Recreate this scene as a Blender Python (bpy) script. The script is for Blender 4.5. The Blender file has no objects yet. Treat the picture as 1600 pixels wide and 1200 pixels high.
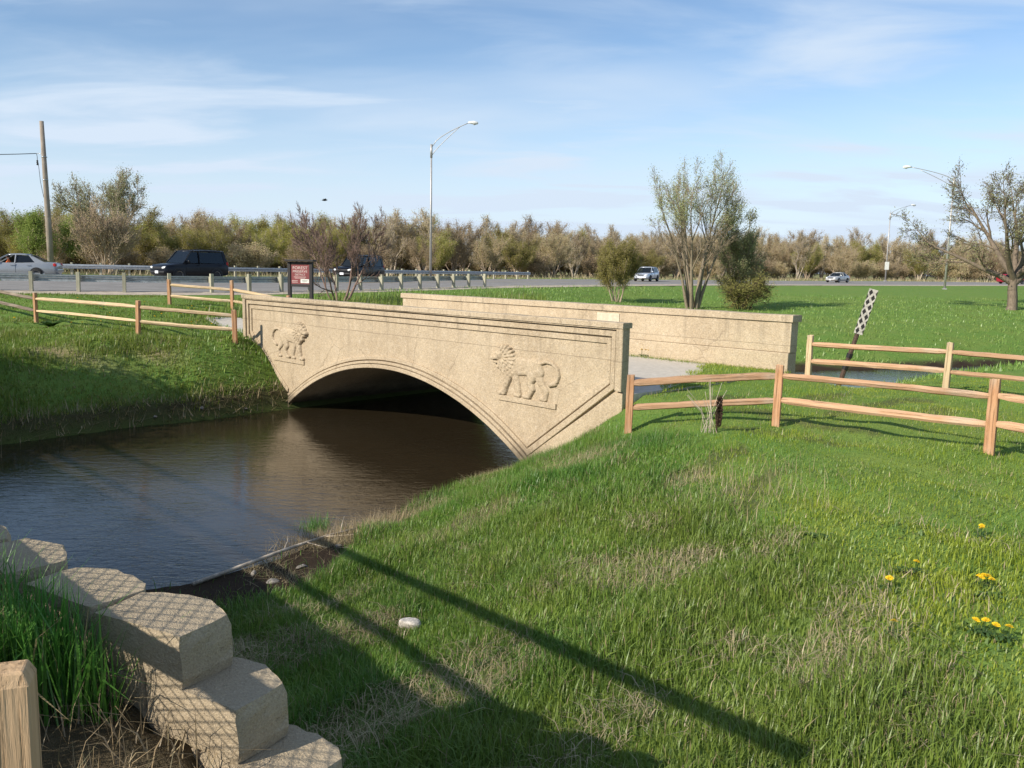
import bpy, bmesh, math, random
import numpy as np
from mathutils import Vector, Matrix

# ------------------------------------------------------------------ camera, sky, sun, exposure
scene = bpy.context.scene
COL = scene.collection
R = math.radians
SUN_EL = R(31.0)
SUN_H = Vector((-0.80, -0.60, 0.0)).normalized()            # horizontal direction towards the sun
SUN_DIR = Vector((SUN_H.x * math.cos(SUN_EL), SUN_H.y * math.cos(SUN_EL), math.sin(SUN_EL)))

cam_d = bpy.data.cameras.new('camera'); cam = bpy.data.objects.new('camera', cam_d); COL.objects.link(cam)
PITCH = math.atan(182 / 1330.0); ROLL = 0.0203
fwv = Vector((0, math.cos(PITCH), -math.sin(PITCH))); up0 = Vector((0, math.sin(PITCH), math.cos(PITCH)))
upv = up0 * math.cos(ROLL) - Vector((1, 0, 0)) * math.sin(ROLL)
rtv = Vector((1, 0, 0)) * math.cos(ROLL) + up0 * math.sin(ROLL)
m3 = Matrix((rtv, upv, -fwv)).transposed()
cam.matrix_world = Matrix.Translation((0, 0, 4.2)) @ m3.to_4x4()
cam_d.sensor_width = 36; cam_d.lens = 1330 / 1600 * 36; cam_d.clip_start = 0.05; cam_d.clip_end = 5000
scene.camera = cam
scene.view_settings.view_transform = 'Standard'; scene.view_settings.look = 'None'
scene.view_settings.exposure = 0.36; scene.view_settings.gamma = 1
scene.cycles.use_denoising = True
scene.cycles.max_bounces = 6; scene.cycles.transparent_max_bounces = 8

world = bpy.data.worlds.new('World'); scene.world = world; world.use_nodes = True
nt = world.node_tree; nt.nodes.clear()
def wn(t, **k):
    n = nt.nodes.new(t)
    for a, b in k.items(): setattr(n, a, b)
    return n
sky = wn('ShaderNodeTexSky', sky_type='NISHITA', sun_disc=False)
sky.sun_elevation = SUN_EL; sky.sun_rotation = math.atan2(SUN_H.x, SUN_H.y)
sky.air_density = 1.0; sky.dust_density = 0.0; sky.ozone_density = 3.0; sky.altitude = 200
tc = wn('ShaderNodeTexCoord'); sep = wn('ShaderNodeSeparateXYZ'); nt.links.new(tc.outputs['Generated'], sep.inputs[0])
zz = wn('ShaderNodeMath', operation='ADD'); zz.inputs[1].default_value = 0.12
zm = wn('ShaderNodeMath', operation='MAXIMUM'); zm.inputs[1].default_value = 0.02
nt.links.new(sep.outputs['Z'], zm.inputs[0]); nt.links.new(zm.outputs[0], zz.inputs[0])
dx = wn('ShaderNodeMath', operation='DIVIDE'); dy = wn('ShaderNodeMath', operation='DIVIDE')
nt.links.new(sep.outputs['X'], dx.inputs[0]); nt.links.new(zz.outputs[0], dx.inputs[1])
nt.links.new(sep.outputs['Y'], dy.inputs[0]); nt.links.new(zz.outputs[0], dy.inputs[1])
cmb = wn('ShaderNodeCombineXYZ'); nt.links.new(dx.outputs[0], cmb.inputs[0]); nt.links.new(dy.outputs[0], cmb.inputs[1])
def cloud(scale, rot, stretch, lo, hi, seed, detail=6, rough=.55, dist=.6):
    mp = wn('ShaderNodeMapping'); mp.inputs['Rotation'].default_value = (0, 0, rot); mp.inputs['Scale'].default_value = (1, stretch, 1)
    mp.inputs['Location'].default_value = (seed, seed * .37, 0)
    n = wn('ShaderNodeTexNoise'); n.inputs['Scale'].default_value = scale; n.inputs['Detail'].default_value = detail
    n.inputs['Roughness'].default_value = rough; n.inputs['Distortion'].default_value = dist
    rmp = wn('ShaderNodeMapRange', interpolation_type='SMOOTHSTEP'); rmp.inputs['From Min'].default_value = lo; rmp.inputs['From Max'].default_value = hi
    nt.links.new(cmb.outputs[0], mp.inputs['Vector']); nt.links.new(mp.outputs[0], n.inputs['Vector']); nt.links.new(n.outputs['Fac'], rmp.inputs['Value'])
    return rmp.outputs[0]
c1 = cloud(0.38, R(12), 2.0, .50, .86, 5.3, detail=5, rough=.5, dist=.35)
c2 = cloud(0.8, R(16), 2.2, .42, .74, 7.7, detail=7, rough=.52, dist=.5)
# thin cirrus veil: thicker low down, where the line of sight crosses more of it
veil = wn('ShaderNodeMapRange', interpolation_type='SMOOTHSTEP'); veil.inputs['From Min'].default_value = .24; veil.inputs['From Max'].default_value = 0.0
veil.inputs['To Min'].default_value = 0.0; veil.inputs['To Max'].default_value = .92
nt.links.new(sep.outputs['Z'], veil.inputs['Value'])
mx = wn('ShaderNodeMath', operation='MAXIMUM'); nt.links.new(c1, mx.inputs[0])
c2s = wn('ShaderNodeMath', operation='MULTIPLY'); c2s.inputs[1].default_value = 1.0; nt.links.new(c2, c2s.inputs[0]); nt.links.new(c2s.outputs[0], mx.inputs[1])
cs = wn('ShaderNodeMath', operation='MULTIPLY'); cs.inputs[1].default_value = .85; nt.links.new(mx.outputs[0], cs.inputs[0])
ad = wn('ShaderNodeMath', operation='ADD', use_clamp=True); nt.links.new(cs.outputs[0], ad.inputs[0]); nt.links.new(veil.outputs[0], ad.inputs[1])
mix = wn('ShaderNodeMix', data_type='RGBA'); nt.links.new(ad.outputs[0], mix.inputs['Factor'])
nt.links.new(sky.outputs[0], mix.inputs['A']); mix.inputs['B'].default_value = (4.65, 5.45, 6.45, 1)
bg = wn('ShaderNodeBackground'); bg.inputs['Strength'].default_value = 0.117
nt.links.new(mix.outputs['Result'], bg.inputs['Color'])
out = wn('ShaderNodeOutputWorld'); nt.links.new(bg.outputs[0], out.inputs[0])

sun_d = bpy.data.lights.new('sun', 'SUN'); sun_d.energy = 4.9; sun_d.angle = R(0.53); sun_d.color = (1.0, 0.93, 0.81)
sun = bpy.data.objects.new('sun', sun_d); COL.objects.link(sun); sun.location = SUN_DIR * 60
sun.rotation_euler = SUN_DIR.to_track_quat('Z', 'Y').to_euler()

rng = np.random.default_rng(11); random.seed(11)

# ------------------------------------------------------------------ materials
MATS = {}
def mat(name):
    m = bpy.data.materials.new(name); m.use_nodes = True; m.node_tree.nodes.clear(); MATS[name] = m
    return m, m.node_tree
class NT:
    def __init__(s, name): s.m, s.t = mat(name)
    def n(s, typ, ins=None, **k):
        nd = s.t.nodes.new(typ)
        for a, b in k.items(): setattr(nd, a, b)
        for a, b in (ins or {}).items():
            if hasattr(b, 'is_linked') or isinstance(b, bpy.types.NodeSocket): s.t.links.new(b, nd.inputs[a])
            else: nd.inputs[a].default_value = b
        return nd
    def noise(s, scale, detail=4, rough=.55, vec=None, dist=0):
        return s.n('ShaderNodeTexNoise', dict(Scale=scale, Detail=detail, Roughness=rough, Distortion=dist, **({'Vector': vec} if vec else {})))
    def ramp(s, fac, stops):
        r = s.n('ShaderNodeValToRGB', {'Fac': fac}); e = r.color_ramp.elements
        while len(e) < len(stops): e.new(.5)
        for i, (p, c) in enumerate(stops): e[i].position = p; e[i].color = (*c, 1) if len(c) == 3 else c
        return r.outputs[0]
    def mix(s, f, a, b, mode='MIX'):
        x = s.n('ShaderNodeMix', data_type='RGBA', blend_type=mode)
        for k, v in (('Factor', f), ('A', a), ('B', b)):
            if isinstance(v, bpy.types.NodeSocket): s.t.links.new(v, x.inputs[k])
            else: x.inputs[k].default_value = v if k == 'Factor' else ((*v, 1) if len(v) == 3 else v)
        return x.outputs['Result']
    def rng(s, v, a, b, c=0, d=1, smooth=True):
        return s.n('ShaderNodeMapRange', {'Value': v, 'From Min': a, 'From Max': b, 'To Min': c, 'To Max': d}, interpolation_type='SMOOTHSTEP' if smooth else 'LINEAR').outputs[0]
    def coord(s, w='Object'): return s.n('ShaderNodeTexCoord').outputs[w]
    def map(s, vec, scale=(1, 1, 1), rot=(0, 0, 0)): return s.n('ShaderNodeMapping', {'Vector': vec, 'Scale': scale, 'Rotation': rot}).outputs[0]
    def bump(s, h, st=.3, dist=.02): return s.n('ShaderNodeBump', {'Height': h, 'Strength': st, 'Distance': dist}).outputs[0]
    def attr(s, name, o='Fac'): return s.n('ShaderNodeAttribute', attribute_name=name).outputs[o]
    def math(s, op, a, b=0.0):
        nd = s.n('ShaderNodeMath', operation=op)
        for i, v in enumerate((a, b)):
            if isinstance(v, bpy.types.NodeSocket): s.t.links.new(v, nd.inputs[i])
            else: nd.inputs[i].default_value = v
        return nd.outputs[0]
    def out(s, sh): o = s.n('ShaderNodeOutputMaterial'); s.t.links.new(sh, o.inputs[0]); return s.m
    def princ(s, col, rough=.8, normal=None, metal=0, spec=.3, **k):
        d = {'Base Color': col if isinstance(col, bpy.types.NodeSocket) else (*col, 1), 'Roughness': rough, 'Metallic': metal, 'Specular IOR Level': spec}
        if normal: d['Normal'] = normal
        d.update(k)
        return s.out(s.n('ShaderNodeBsdfPrincipled', d).outputs[0])

def m_concrete(name, ca, cb, cc, agg=60, bump=.5, peb_mix=.55, weather=False):
    t = NT(name); v = t.coord()
    big = t.noise(.7, 5, .6, v).outputs['Fac']; mid = t.noise(6, 5, .65, v).outputs['Fac']
    vor = t.n('ShaderNodeTexVoronoi', {'Vector': v, 'Scale': agg, 'Randomness': 1.0}, feature='F1')
    col = t.mix(t.rng(big, .35, .68), ca, cb)
    col = t.mix(t.rng(mid, .45, .75, 0, .55), col, cc)
    peb = t.ramp(t.n('ShaderNodeSeparateColor', {0: vor.outputs['Color']}).outputs[0], [(0, (.35, .32, .28)), (.45, (.5, .5, .5)), (.8, (.56, .54, .5)), (1, (.68, .66, .6))])
    col = t.mix(peb_mix, col, peb, 'OVERLAY')
    sp = t.noise(agg * .55, 3, .7, v).outputs['Fac']
    col = t.mix(t.rng(sp, .58, .72, 0, .5), col, tuple(min(.8, c * 1.35) for c in cc))
    col = t.mix(t.rng(sp, .42, .30, 0, .45), col, tuple(c * .6 for c in cb))
    # vertical run-off stains
    st = t.noise(1.0, 4, .6, t.map(v, (5, 5, .5))).outputs['Fac']
    col = t.mix(t.rng(st, .55, .8, 0, .30), col, (.16, .125, .085))
    if weather:
        z_ = t.n('ShaderNodeSeparateXYZ', {0: v}).outputs['Z']; wob = t.math('MULTIPLY', t.noise(2.2, 4, .6, v).outputs['Fac'], .5)
        damp = t.rng(t.math('SUBTRACT', z_, wob), .30, -.10); col = t.mix(t.math('MULTIPLY', damp, .85), col, (.105, .085, .06))
        run = t.noise(1.0, 5, .65, t.map(v, (5, 5, .25))).outputs['Fac']; band = t.rng(t.math('ADD', z_, wob), 2.2, 3.4)
        col = t.mix(t.math('MULTIPLY', t.rng(run, .5, .72), t.math('MULTIPLY', band, .5)), col, (.17, .135, .095))
        wl = t.math('ABSOLUTE', t.math('SUBTRACT', t.math('ADD', z_, t.math('MULTIPLY', t.noise(1.1, 3, .5, v).outputs['Fac'], .05)), 2.50)); col = t.mix(t.rng(wl, .012, .004, 0, .55), col, (.17, .13, .09))
        ce = t.n('ShaderNodeTexVoronoi', {'Vector': t.n('ShaderNodeVectorMath', {0: v, 1: t.n('ShaderNodeVectorMath', {0: t.n('ShaderNodeTexNoise', {'Vector': v, 'Scale': 2.4, 'Detail': 6, 'Roughness': .7}).outputs['Color'], 1: (.28, .28, .28)}, operation='MULTIPLY').outputs[0]}, operation='ADD').outputs[0], 'Scale': .45}, feature='DISTANCE_TO_EDGE').outputs['Distance']
        cm_ = t.rng(t.noise(.8, 2, .5, v).outputs['Fac'], .5, .6); col = t.mix(t.math('MULTIPLY', t.rng(ce, .006, .002), t.math('MULTIPLY', cm_, .4)), col, (.14, .105, .07))
        spall = t.noise(3.1, 6, .72, v).outputs['Fac']; col = t.mix(t.rng(spall, .64, .70, 0, .45), col, (.60, .53, .42)); col = t.mix(t.rng(spall, .35, .30, 0, .45), col, (.24, .185, .125))
    pits = t.noise(26, 4, .7, v).outputs['Fac']
    col = t.mix(t.rng(pits, .66, .74, 0, .5), col, (.17, .13, .09))
    h = t.math('ADD', t.math('MULTIPLY', sp, 1.1), t.math('ADD', t.math('MULTIPLY', mid, .6), t.math('MULTIPLY', t.rng(pits, .62, .75), -1.2)))
    return t.princ(col, .92, t.bump(h, bump, .02), spec=.15)
m_concrete('old_concrete', (.455, .368, .26), (.385, .305, .212), (.515, .43, .32), agg=48, bump=.6, weather=True)
m_concrete('block_concrete', (.41, .335, .235), (.345, .275, .19), (.46, .385, .285), agg=170, bump=.6, peb_mix=.4)
m_concrete('highway_concrete', (.42, .40, .36), (.36, .34, .31), (.46, .45, .42), agg=90, bump=.3)

def m_wood(name, a, b, c, grain=14, rot=(0, 0, 0)):
    t = NT(name); v = t.map(t.coord(), (1, 1, 1), rot)
    oi = t.n('ShaderNodeObjectInfo').outputs['Random']
    g = t.n('ShaderNodeTexNoise', {'Vector': t.map(v, (.9, grain, grain)), 'Scale': 2.0, 'Detail': 6, 'Roughness': .65, 'Distortion': .4}).outputs['Fac']
    col = t.mix(t.rng(g, .35, .68), a, b)
    patch = t.noise(1.3, 3, .5, v).outputs['Fac']
    col = t.mix(t.rng(patch, .48, .72, 0, .7), col, c)
    crk = t.n('ShaderNodeTexNoise', {'Vector': t.map(v, (.5, 30, 30)), 'Scale': 1.6, 'Detail': 5, 'Roughness': .7}).outputs['Fac']
    col = t.mix(t.rng(crk, .57, .66, 0, .7), col, tuple(k * .42 for k in b)); gry = t.noise(2.6, 4, .6, t.map(v, (.5, 2, 2))).outputs['Fac']
    col = t.mix(t.rng(gry, .55, .75, 0, .45), col, (.36, .30, .235))
    kn = t.n('ShaderNodeTexVoronoi', {'Vector': t.map(v, (1.2, 5, 5)), 'Scale': 1.4}).outputs['Distance']
    col = t.mix(t.rng(kn, .10, .05, 0, .75), col, (.14, .065, .03))
    col = t.n('ShaderNodeHueSaturation', {'Color': col, 'Value': t.rng(oi, 0, 1, .85, 1.12, False)}).outputs[0]
    return t.princ(col, .88, t.bump(t.math('SUBTRACT', g, t.math('MULTIPLY', t.rng(crk, .55, .66), .8)), .6, .015), spec=.12)
m_wood('cedar', (.52, .325, .20), (.42, .24, .135), (.58, .41, .275))
m_wood('pale_cedar', (.62, .47, .29), (.52, .37, .21), (.68, .53, .35))
for _n0, _a0, _b0, _c0 in (('cedar', (.52, .29, .16), (.40, .20, .10), (.58, .37, .22)), ('pale_cedar', (.62, .47, .29), (.52, .37, .21), (.68, .53, .35)), ('pole', (.30, .25, .20), (.22, .18, .145), (.36, .31, .26)), ('rail_post', (.40, .38, .28), (.32, .30, .22), (.46, .43, .33))):
    m_wood(_n0 + '_upright', _a0, _b0, _c0, rot=(0, R(90), 0))
m_wood('pine_upright', (.50, .34, .20), (.40, .26, .145), (.55, .40, .26), rot=(0, R(90), 0))
m_wood('grey_wood', (.25, .20, .15), (.17, .13, .10), (.31, .25, .19))

def m_ground():
    t = NT('turf'); v = t.coord()
    big = t.noise(.22, 4, .6, v).outputs['Fac']; mid = t.noise(1.6, 5, .65, v).outputs['Fac']; fine = t.noise(22, 4, .7, v).outputs['Fac']
    g = t.mix(t.rng(mid, .35, .7), (.120, .215, .042), (.165, .235, .052))
    g = t.mix(t.rng(big, .45, .7, 0, .55), g, (.185, .230, .055))
    g = t.mix(t.rng(fine, .4, .75, 0, .5), g, (.095, .160, .034))
    dry = t.mix(fine, (.30, .24, .135), (.22, .175, .095))
    g = t.mix(t.attr('dry'), g, dry)
    soil = t.mix(fine, (.10, .072, .048), (.055, .038, .026))
    soil = t.mix(t.rng(mid, .5, .7, 0, .5), soil, (.17, .13, .085))
    g = t.mix(t.attr('soil'), g, soil)
    mud = t.mix(mid, (.050, .034, .022), (.030, .021, .014))
    g = t.mix(t.attr('mud'), g, mud)
    return t.princ(g, .95, t.bump(t.math('ADD', fine, mid), .6, .06), spec=.1)
m_ground()

def m_blade(name, a, b, c, trans=.35, dryness=.0, patch=.9):
    t = NT(name); v = t.coord(); r = t.attr('rnd')
    big = t.noise(patch, 4, .6, v).outputs['Fac']; lo = t.noise(.16, 3, .5, v).outputs['Fac']
    col = t.mix(t.rng(big, .42, .60), a, b)
    col = t.mix(t.rng(lo, .42, .62, 0, .6), col, c)
    md = t.noise(2.7, 4, .65, v).outputs['Fac']; col = t.mix(t.rng(md, .58, .68, 0, .5), col, tuple(k * .55 for k in a)); col = t.mix(t.rng(md, .40, .32, 0, .4), col, c)
    col = t.mix(t.rng(r, .55, 1.0, 0, .6, False), col, c)
    col = t.mix(t.rng(r, .18, .0, 0, .55, False), col, (.028, .060, .012))
    if dryness: col = t.mix(t.rng(r, 1 - dryness, 1 - dryness + .01), col, (.36, .29, .16))
    d = t.n('ShaderNodeBsdfDiffuse', {'Color': col}); tr = t.n('ShaderNodeBsdfTranslucent', {'Color': col})
    gl = t.n('ShaderNodeBsdfGlossy', {'Color': (1, 1, 1, 1), 'Roughness': .45})
    mx = t.n('ShaderNodeMixShader', {0: trans, 1: d.outputs[0], 2: tr.outputs[0]})
    mg = t.n('ShaderNodeMixShader', {0: .03, 1: mx.outputs[0], 2: gl.outputs[0]})
    return t.out(mg.outputs[0])
m_blade('grass_bank', (.100, .235, .034), (.150, .275, .038), (.240, .285, .050), dryness=.05)
m_blade('grass_field', (.185, .330, .065), (.220, .345, .070), (.270, .340, .080), patch=.25)
m_blade('grass_lawn', (.215, .315, .026), (.275, .350, .030), (.325, .365, .040), dryness=.02)
m_blade('grass_left', (.135, .230, .030), (.180, .260, .036), (.250, .280, .052), dryness=.07)
m_blade('grass_tall', (.075, .230, .034), (.105, .265, .040), (.165, .290, .055), dryness=.04)
m_blade('straw', (.40, .32, .18), (.30, .235, .13), (.46, .38, .23), trans=.2)
m_blade('reed', (.34, .26, .15), (.25, .185, .11), (.42, .34, .2), trans=.15)
m_blade('broad_leaf', (.085, .165, .045), (.10, .18, .05), (.13, .20, .06), trans=.3)

m_blade('weed_leaf', (.095, .185, .05), (.125, .21, .06), (.17, .24, .07), trans=.3)
def m_leafy(name, a, b, trans=.4):
    t = NT(name); oi = t.n('ShaderNodeObjectInfo').outputs['Random']; r = t.attr('rnd')
    col = t.mix(r, a, b)
    col = t.n('ShaderNodeHueSaturation', {'Color': col, 'Hue': t.rng(oi, 0, 1, .485, .515, False), 'Value': t.rng(oi, 0, 1, .75, 1.2, False)}).outputs[0]
    d = t.n('ShaderNodeBsdfDiffuse', {'Color': col}); tr = t.n('ShaderNodeBsdfTranslucent', {'Color': col})
    return t.out(t.n('ShaderNodeMixShader', {0: trans, 1: d.outputs[0], 2: tr.outputs[0]}).outputs[0])
m_leafy('bud_yellow', (.35, .32, .09), (.43, .39, .13))
m_leafy('bud_green', (.20, .25, .06), (.28, .31, .09))
m_leafy('bud_tan', (.50, .39, .25), (.43, .36, .19))
m_leafy('bud_grey', (.33, .35, .16), (.42, .42, .22))
m_leafy('bud_olive', (.28, .26, .085), (.38, .34, .12))
def m_bark(name, a, b):
    t = NT(name); v = t.coord(); oi = t.n('ShaderNodeObjectInfo').outputs['Random']
    n = t.noise(5, 5, .65, t.map(v, (3, 3, .8))).outputs['Fac']
    col = t.mix(t.rng(n, .35, .65), a, b)
    col = t.n('ShaderNodeHueSaturation', {'Color': col, 'Value': t.rng(oi, 0, 1, .8, 1.2, False)}).outputs[0]
    return t.princ(col, .95, t.bump(n, .5, .03), spec=.1)
m_bark('bark_grey', (.50, .42, .335), (.36, .30, .24))
m_bark('bark_brown', (.47, .37, .275), (.34, .26, .19))
m_bark('bark_reddish', (.24, .165, .135), (.16, .108, .09))
m_bark('bark_mid', (.25, .195, .145), (.16, .125, .095))
m_bark('bark_dark', (.11, .085, .065), (.07, .052, .042))
m_bark('bark_pale', (.31, .25, .18), (.21, .165, .115))

def m_water():
    t = NT('stream_water'); v = t.coord()
    w1 = t.noise(2.2, 3, .55, t.map(v, (1.0, 2.6, 1), (0, 0, R(-38))), .6).outputs['Fac']
    w2 = t.noise(7.0, 3, .6, t.map(v, (1.0, 2.8, 1), (0, 0, R(-30))), .5).outputs['Fac']
    w3 = t.noise(.35, 2, .5, v).outputs['Fac']
    h = t.math('ADD', t.math('MULTIPLY', w1, 1.0), t.math('MULTIPLY', w2, .45))
    h = t.math('MULTIPLY', h, t.rng(w3, .3, .7, .35, 1.0))
    return t.princ((.024, .0175, .0095), .035, t.bump(h, .30, .042), spec=.5, IOR=1.4)
m_water()

def plain(name, col, rough=.5, metal=0, spec=.4, noise=0.12, ns=8, **k):
    t = NT(name)
    n = t.noise(ns, 4, .6, t.coord()).outputs['Fac']
    c = t.mix(t.rng(n, .35, .7), tuple(x * (1 - noise) for x in col), tuple(min(1, x * (1 + noise)) for x in col))
    return t.princ(c, rough, None, metal, spec, **k)
plain('asphalt', (.23, .215, .20), .9, spec=.2, noise=.12, ns=.8)
plain('road_line', (.62, .60, .55), .8)
plain('yellow_line', (.60, .42, .07), .8)
plain('shoulder_gravel', (.42, .35, .27), .95, noise=.2, ns=3)
plain('path_asphalt', (.50, .45, .38), .92, noise=.10, ns=9)
plain('galvanised', (.42, .44, .46), .45, .7, noise=.15)
plain('pole_steel', (.46, .44, .42), .5, .5)
plain('lamp_white', (.72, .72, .70), .4)
plain('lamp_lens', (.45, .45, .42), .15)
plain('sign_brown', (.022, .018, .018), .6)
plain('sign_red', (.20, .045, .045), .55, noise=.15, ns=5)
plain('sign_letter', (.62, .50, .46), .7)
plain('sign_white', (.72, .72, .64), .6)
plain('marker_white', (.42, .39, .34), .6, noise=.3, ns=14)
plain('marker_black', (.015, .014, .014), .6)
plain('rusty_post', (.085, .052, .036), .8, noise=.4, ns=20)
plain('tyre', (.018, .018, .018), .85)
plain('rim', (.55, .56, .58), .3, .8)
plain('car_trim', (.02, .02, .022), .6)
plain('interior', (.035, .033, .032), .9)
plain('headlight', (.80, .80, .78), .08, spec=.8)
plain('taillight', (.42, .012, .012), .2, spec=.6)
plain('amber', (.6, .22, .03), .2)
plain('plate', (.75, .75, .78), .5)
plain('skin', (.55, .33, .24), .6)
plain('shirt', (.75, .16, .04), .8)
plain('hair', (.05, .03, .02), .8)
plain('cable', (.03, .03, .03), .7)
plain('insulator', (.05, .045, .045), .3)
plain('bird_black', (.012, .012, .012), .8)
plain('dandelion', (.80, .53, .01), .7, noise=.2, ns=60)
plain('stone_white', (.55, .50, .44), .9, noise=.3, ns=20)
plain('stone_grey', (.26, .23, .195), .9, noise=.35, ns=18)
plain('stick_wood', (.50, .42, .33), .9, noise=.3, ns=10)
plain('seedhead', (.085, .050, .032), .95, noise=.4, ns=25)
plain('plaque', (.52, .45, .33), .8, noise=.1, ns=9)
plain('wire_steel', (.35, .36, .36), .4, .8)
for nm, c in (('paint_silver', (.30, .315, .33)), ('paint_navy', (.006, .007, .011)), ('paint_black', (.005, .005, .006)), ('paint_pale', (.50, .53, .58)), ('paint_grey', (.48, .47, .45)), ('paint_red', (.35, .012, .03))):
    plain(nm, c, .28, .35 if 'silver' in nm or 'pale' in nm or 'grey' in nm else .0, .5 if c[0] > .1 else .25, noise=.03, ns=3, **{'Coat Weight': .5 if c[0] > .1 else .12, 'Coat Roughness': .05})
def m_glass():
    t = NT('car_glass')
    g = t.n('ShaderNodeBsdfPrincipled', {'Base Color': (.012, .016, .020, 1), 'Roughness': .03, 'Specular IOR Level': .6})
    tr = t.n('ShaderNodeBsdfTransparent', {'Color': (.55, .6, .62, 1)})
    return t.out(t.n('ShaderNodeMixShader', {0: .3, 1: g.outputs[0], 2: tr.outputs[0]}).outputs[0])
m_glass()

# ------------------------------------------------------------------ helpers
def tag(o, label=None, cat=None, group=None, kind=None):
    if label: o['label'] = label
    if cat: o['category'] = cat
    if group: o['group'] = group
    if kind: o['kind'] = kind
    return o
def empty(name, loc=(0, 0, 0), rz=0, label=None, cat=None, group=None):
    o = bpy.data.objects.new(name, None); COL.objects.link(o); o.location = loc; o.rotation_euler = (0, 0, rz); o.empty_display_size = .2
    return tag(o, label, cat, group)
def link(name, me, parent=None, loc=(0, 0, 0), rot=(0, 0, 0), scale=None):
    o = bpy.data.objects.new(name, me); COL.objects.link(o); o.location = loc; o.rotation_euler = rot
    if scale is not None: o.scale = scale
    if parent: o.parent = parent
    return o
def copy_tree(o, parent=None):
    c = o.copy(); COL.objects.link(c); c.parent = parent
    for ch in o.children: copy_tree(ch, c)
    return c
def set_mat(me, m): me.materials.append(MATS[m] if isinstance(m, str) else m)

class MB:
    def __init__(s): s.v = []; s.f = []; s.mi = []; s.cur = 0
    def add(s, vs, fs):
        b = len(s.v); s.v += [tuple(p) for p in vs]; s.f += [tuple(b + i for i in f) for f in fs]; s.mi += [s.cur] * len(fs); return s
    def box(s, c, d, M=None):
        x, y, z = (k / 2 for k in d)
        vs = [Vector((a * x, b * y, e * z)) for a in (-1, 1) for b in (-1, 1) for e in (-1, 1)]
        if M: vs = [M @ p for p in vs]
        vs = [p + Vector(c) for p in vs]
        return s.add(vs, [(0, 1, 3, 2), (4, 6, 7, 5), (0, 4, 5, 1), (2, 3, 7, 6), (0, 2, 6, 4), (1, 5, 7, 3)])
    def bar(s, p, q, w, h, up=Vector((0, 0, 1))):
        p, q = Vector(p), Vector(q); d = (q - p).normalized(); a = d.cross(up).normalized() * w / 2; b = a.cross(d).normalized() * h / 2
        vs = [o + i * a + j * b for o in (p, q) for i, j in ((-1, -1), (1, -1), (1, 1), (-1, 1))]
        return s.add(vs, [(3, 2, 1, 0), (4, 5, 6, 7), (0, 1, 5, 4), (1, 2, 6, 5), (2, 3, 7, 6), (3, 0, 4, 7)])
    def tube(s, pts, rad, n=8, caps=True, jit=0):
        pts = [Vector(p) for p in pts]; rad = rad if isinstance(rad, (list, tuple)) else [rad] * len(pts)
        b = len(s.v); prev = None
        for i, p in enumerate(pts):
            d = (pts[min(i + 1, len(pts) - 1)] - pts[max(i - 1, 0)]).normalized()
            if prev is None:
                a = d.cross(Vector((0, 0, 1)) if abs(d.z) < .9 else Vector((1, 0, 0))).normalized()
            else: a = (prev - d * prev.dot(d)).normalized()
            prev = a; c = d.cross(a)
            for k in range(n):
                t = 2 * math.pi * k / n; r = rad[i] * (1 + jit * (random.random() - .5))
                s.v.append(tuple(p + a * math.cos(t) * r + c * math.sin(t) * r))
        for i in range(len(pts) - 1):
            for k in range(n):
                s.f.append((b + i * n + k, b + i * n + (k + 1) % n, b + (i + 1) * n + (k + 1) % n, b + (i + 1) * n + k)); s.mi.append(s.cur)
        if caps:
            s.f.append(tuple(b + k for k in reversed(range(n)))); s.f.append(tuple(b + (len(pts) - 1) * n + k for k in range(n))); s.mi += [s.cur] * 2
        return s
    def prism(s, poly, d0, d1, fr):
        """poly: list of (a,b); extruded d0..d1; fr(a,b,d) -> xyz"""
        n = len(poly); vs = [fr(a, b, d0) for a, b in poly] + [fr(a, b, d1) for a, b in poly]
        fs = [tuple(range(n)), tuple(reversed(range(n, 2 * n)))] + [(i + n, (i + 1) % n + n, (i + 1) % n, i) for i in range(n)]
        return s.add(vs, fs)
    def lathe(s, prof, n=20, axis='z', c=(0, 0, 0)):
        b = len(s.v)
        for r, h in prof:
            for k in range(n):
                t = 2 * math.pi * k / n; x, y = r * math.cos(t), r * math.sin(t)
                s.v.append((x + c[0], y + c[1], h + c[2]) if axis == 'z' else (x + c[0], h + c[1], y + c[2]))
        for i in range(len(prof) - 1):
            for k in range(n):
                s.f.append((b + i * n + k, b + i * n + (k + 1) % n, b + (i + 1) * n + (k + 1) % n, b + (i + 1) * n + k)); s.mi.append(s.cur)
        return s
    def mesh(s, name, m, smooth=False, fix=True):
        me = bpy.data.meshes.new(name); me.from_pydata(s.v, [], s.f)
        for x in (m if isinstance(m, list) else [m]): set_mat(me, x)
        if max(s.mi, default=0): me.polygons.foreach_set('material_index', s.mi)
        if fix:
            bm = bmesh.new(); bm.from_mesh(me); bmesh.ops.recalc_face_normals(bm, faces=bm.faces); bm.to_mesh(me); bm.free()
        if smooth: me.polygons.foreach_set('use_smooth', [True] * len(me.polygons))
        me.update(); return me
    def build(s, name, m, parent=None, smooth=False, bevel=0, **k):
        o = link(name, s.mesh(name, m, smooth), parent, **k)
        if bevel:
            b = o.modifiers.new('bevel', 'BEVEL'); b.width = bevel; b.segments = 2; b.limit_method = 'ANGLE'
        return o

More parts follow.
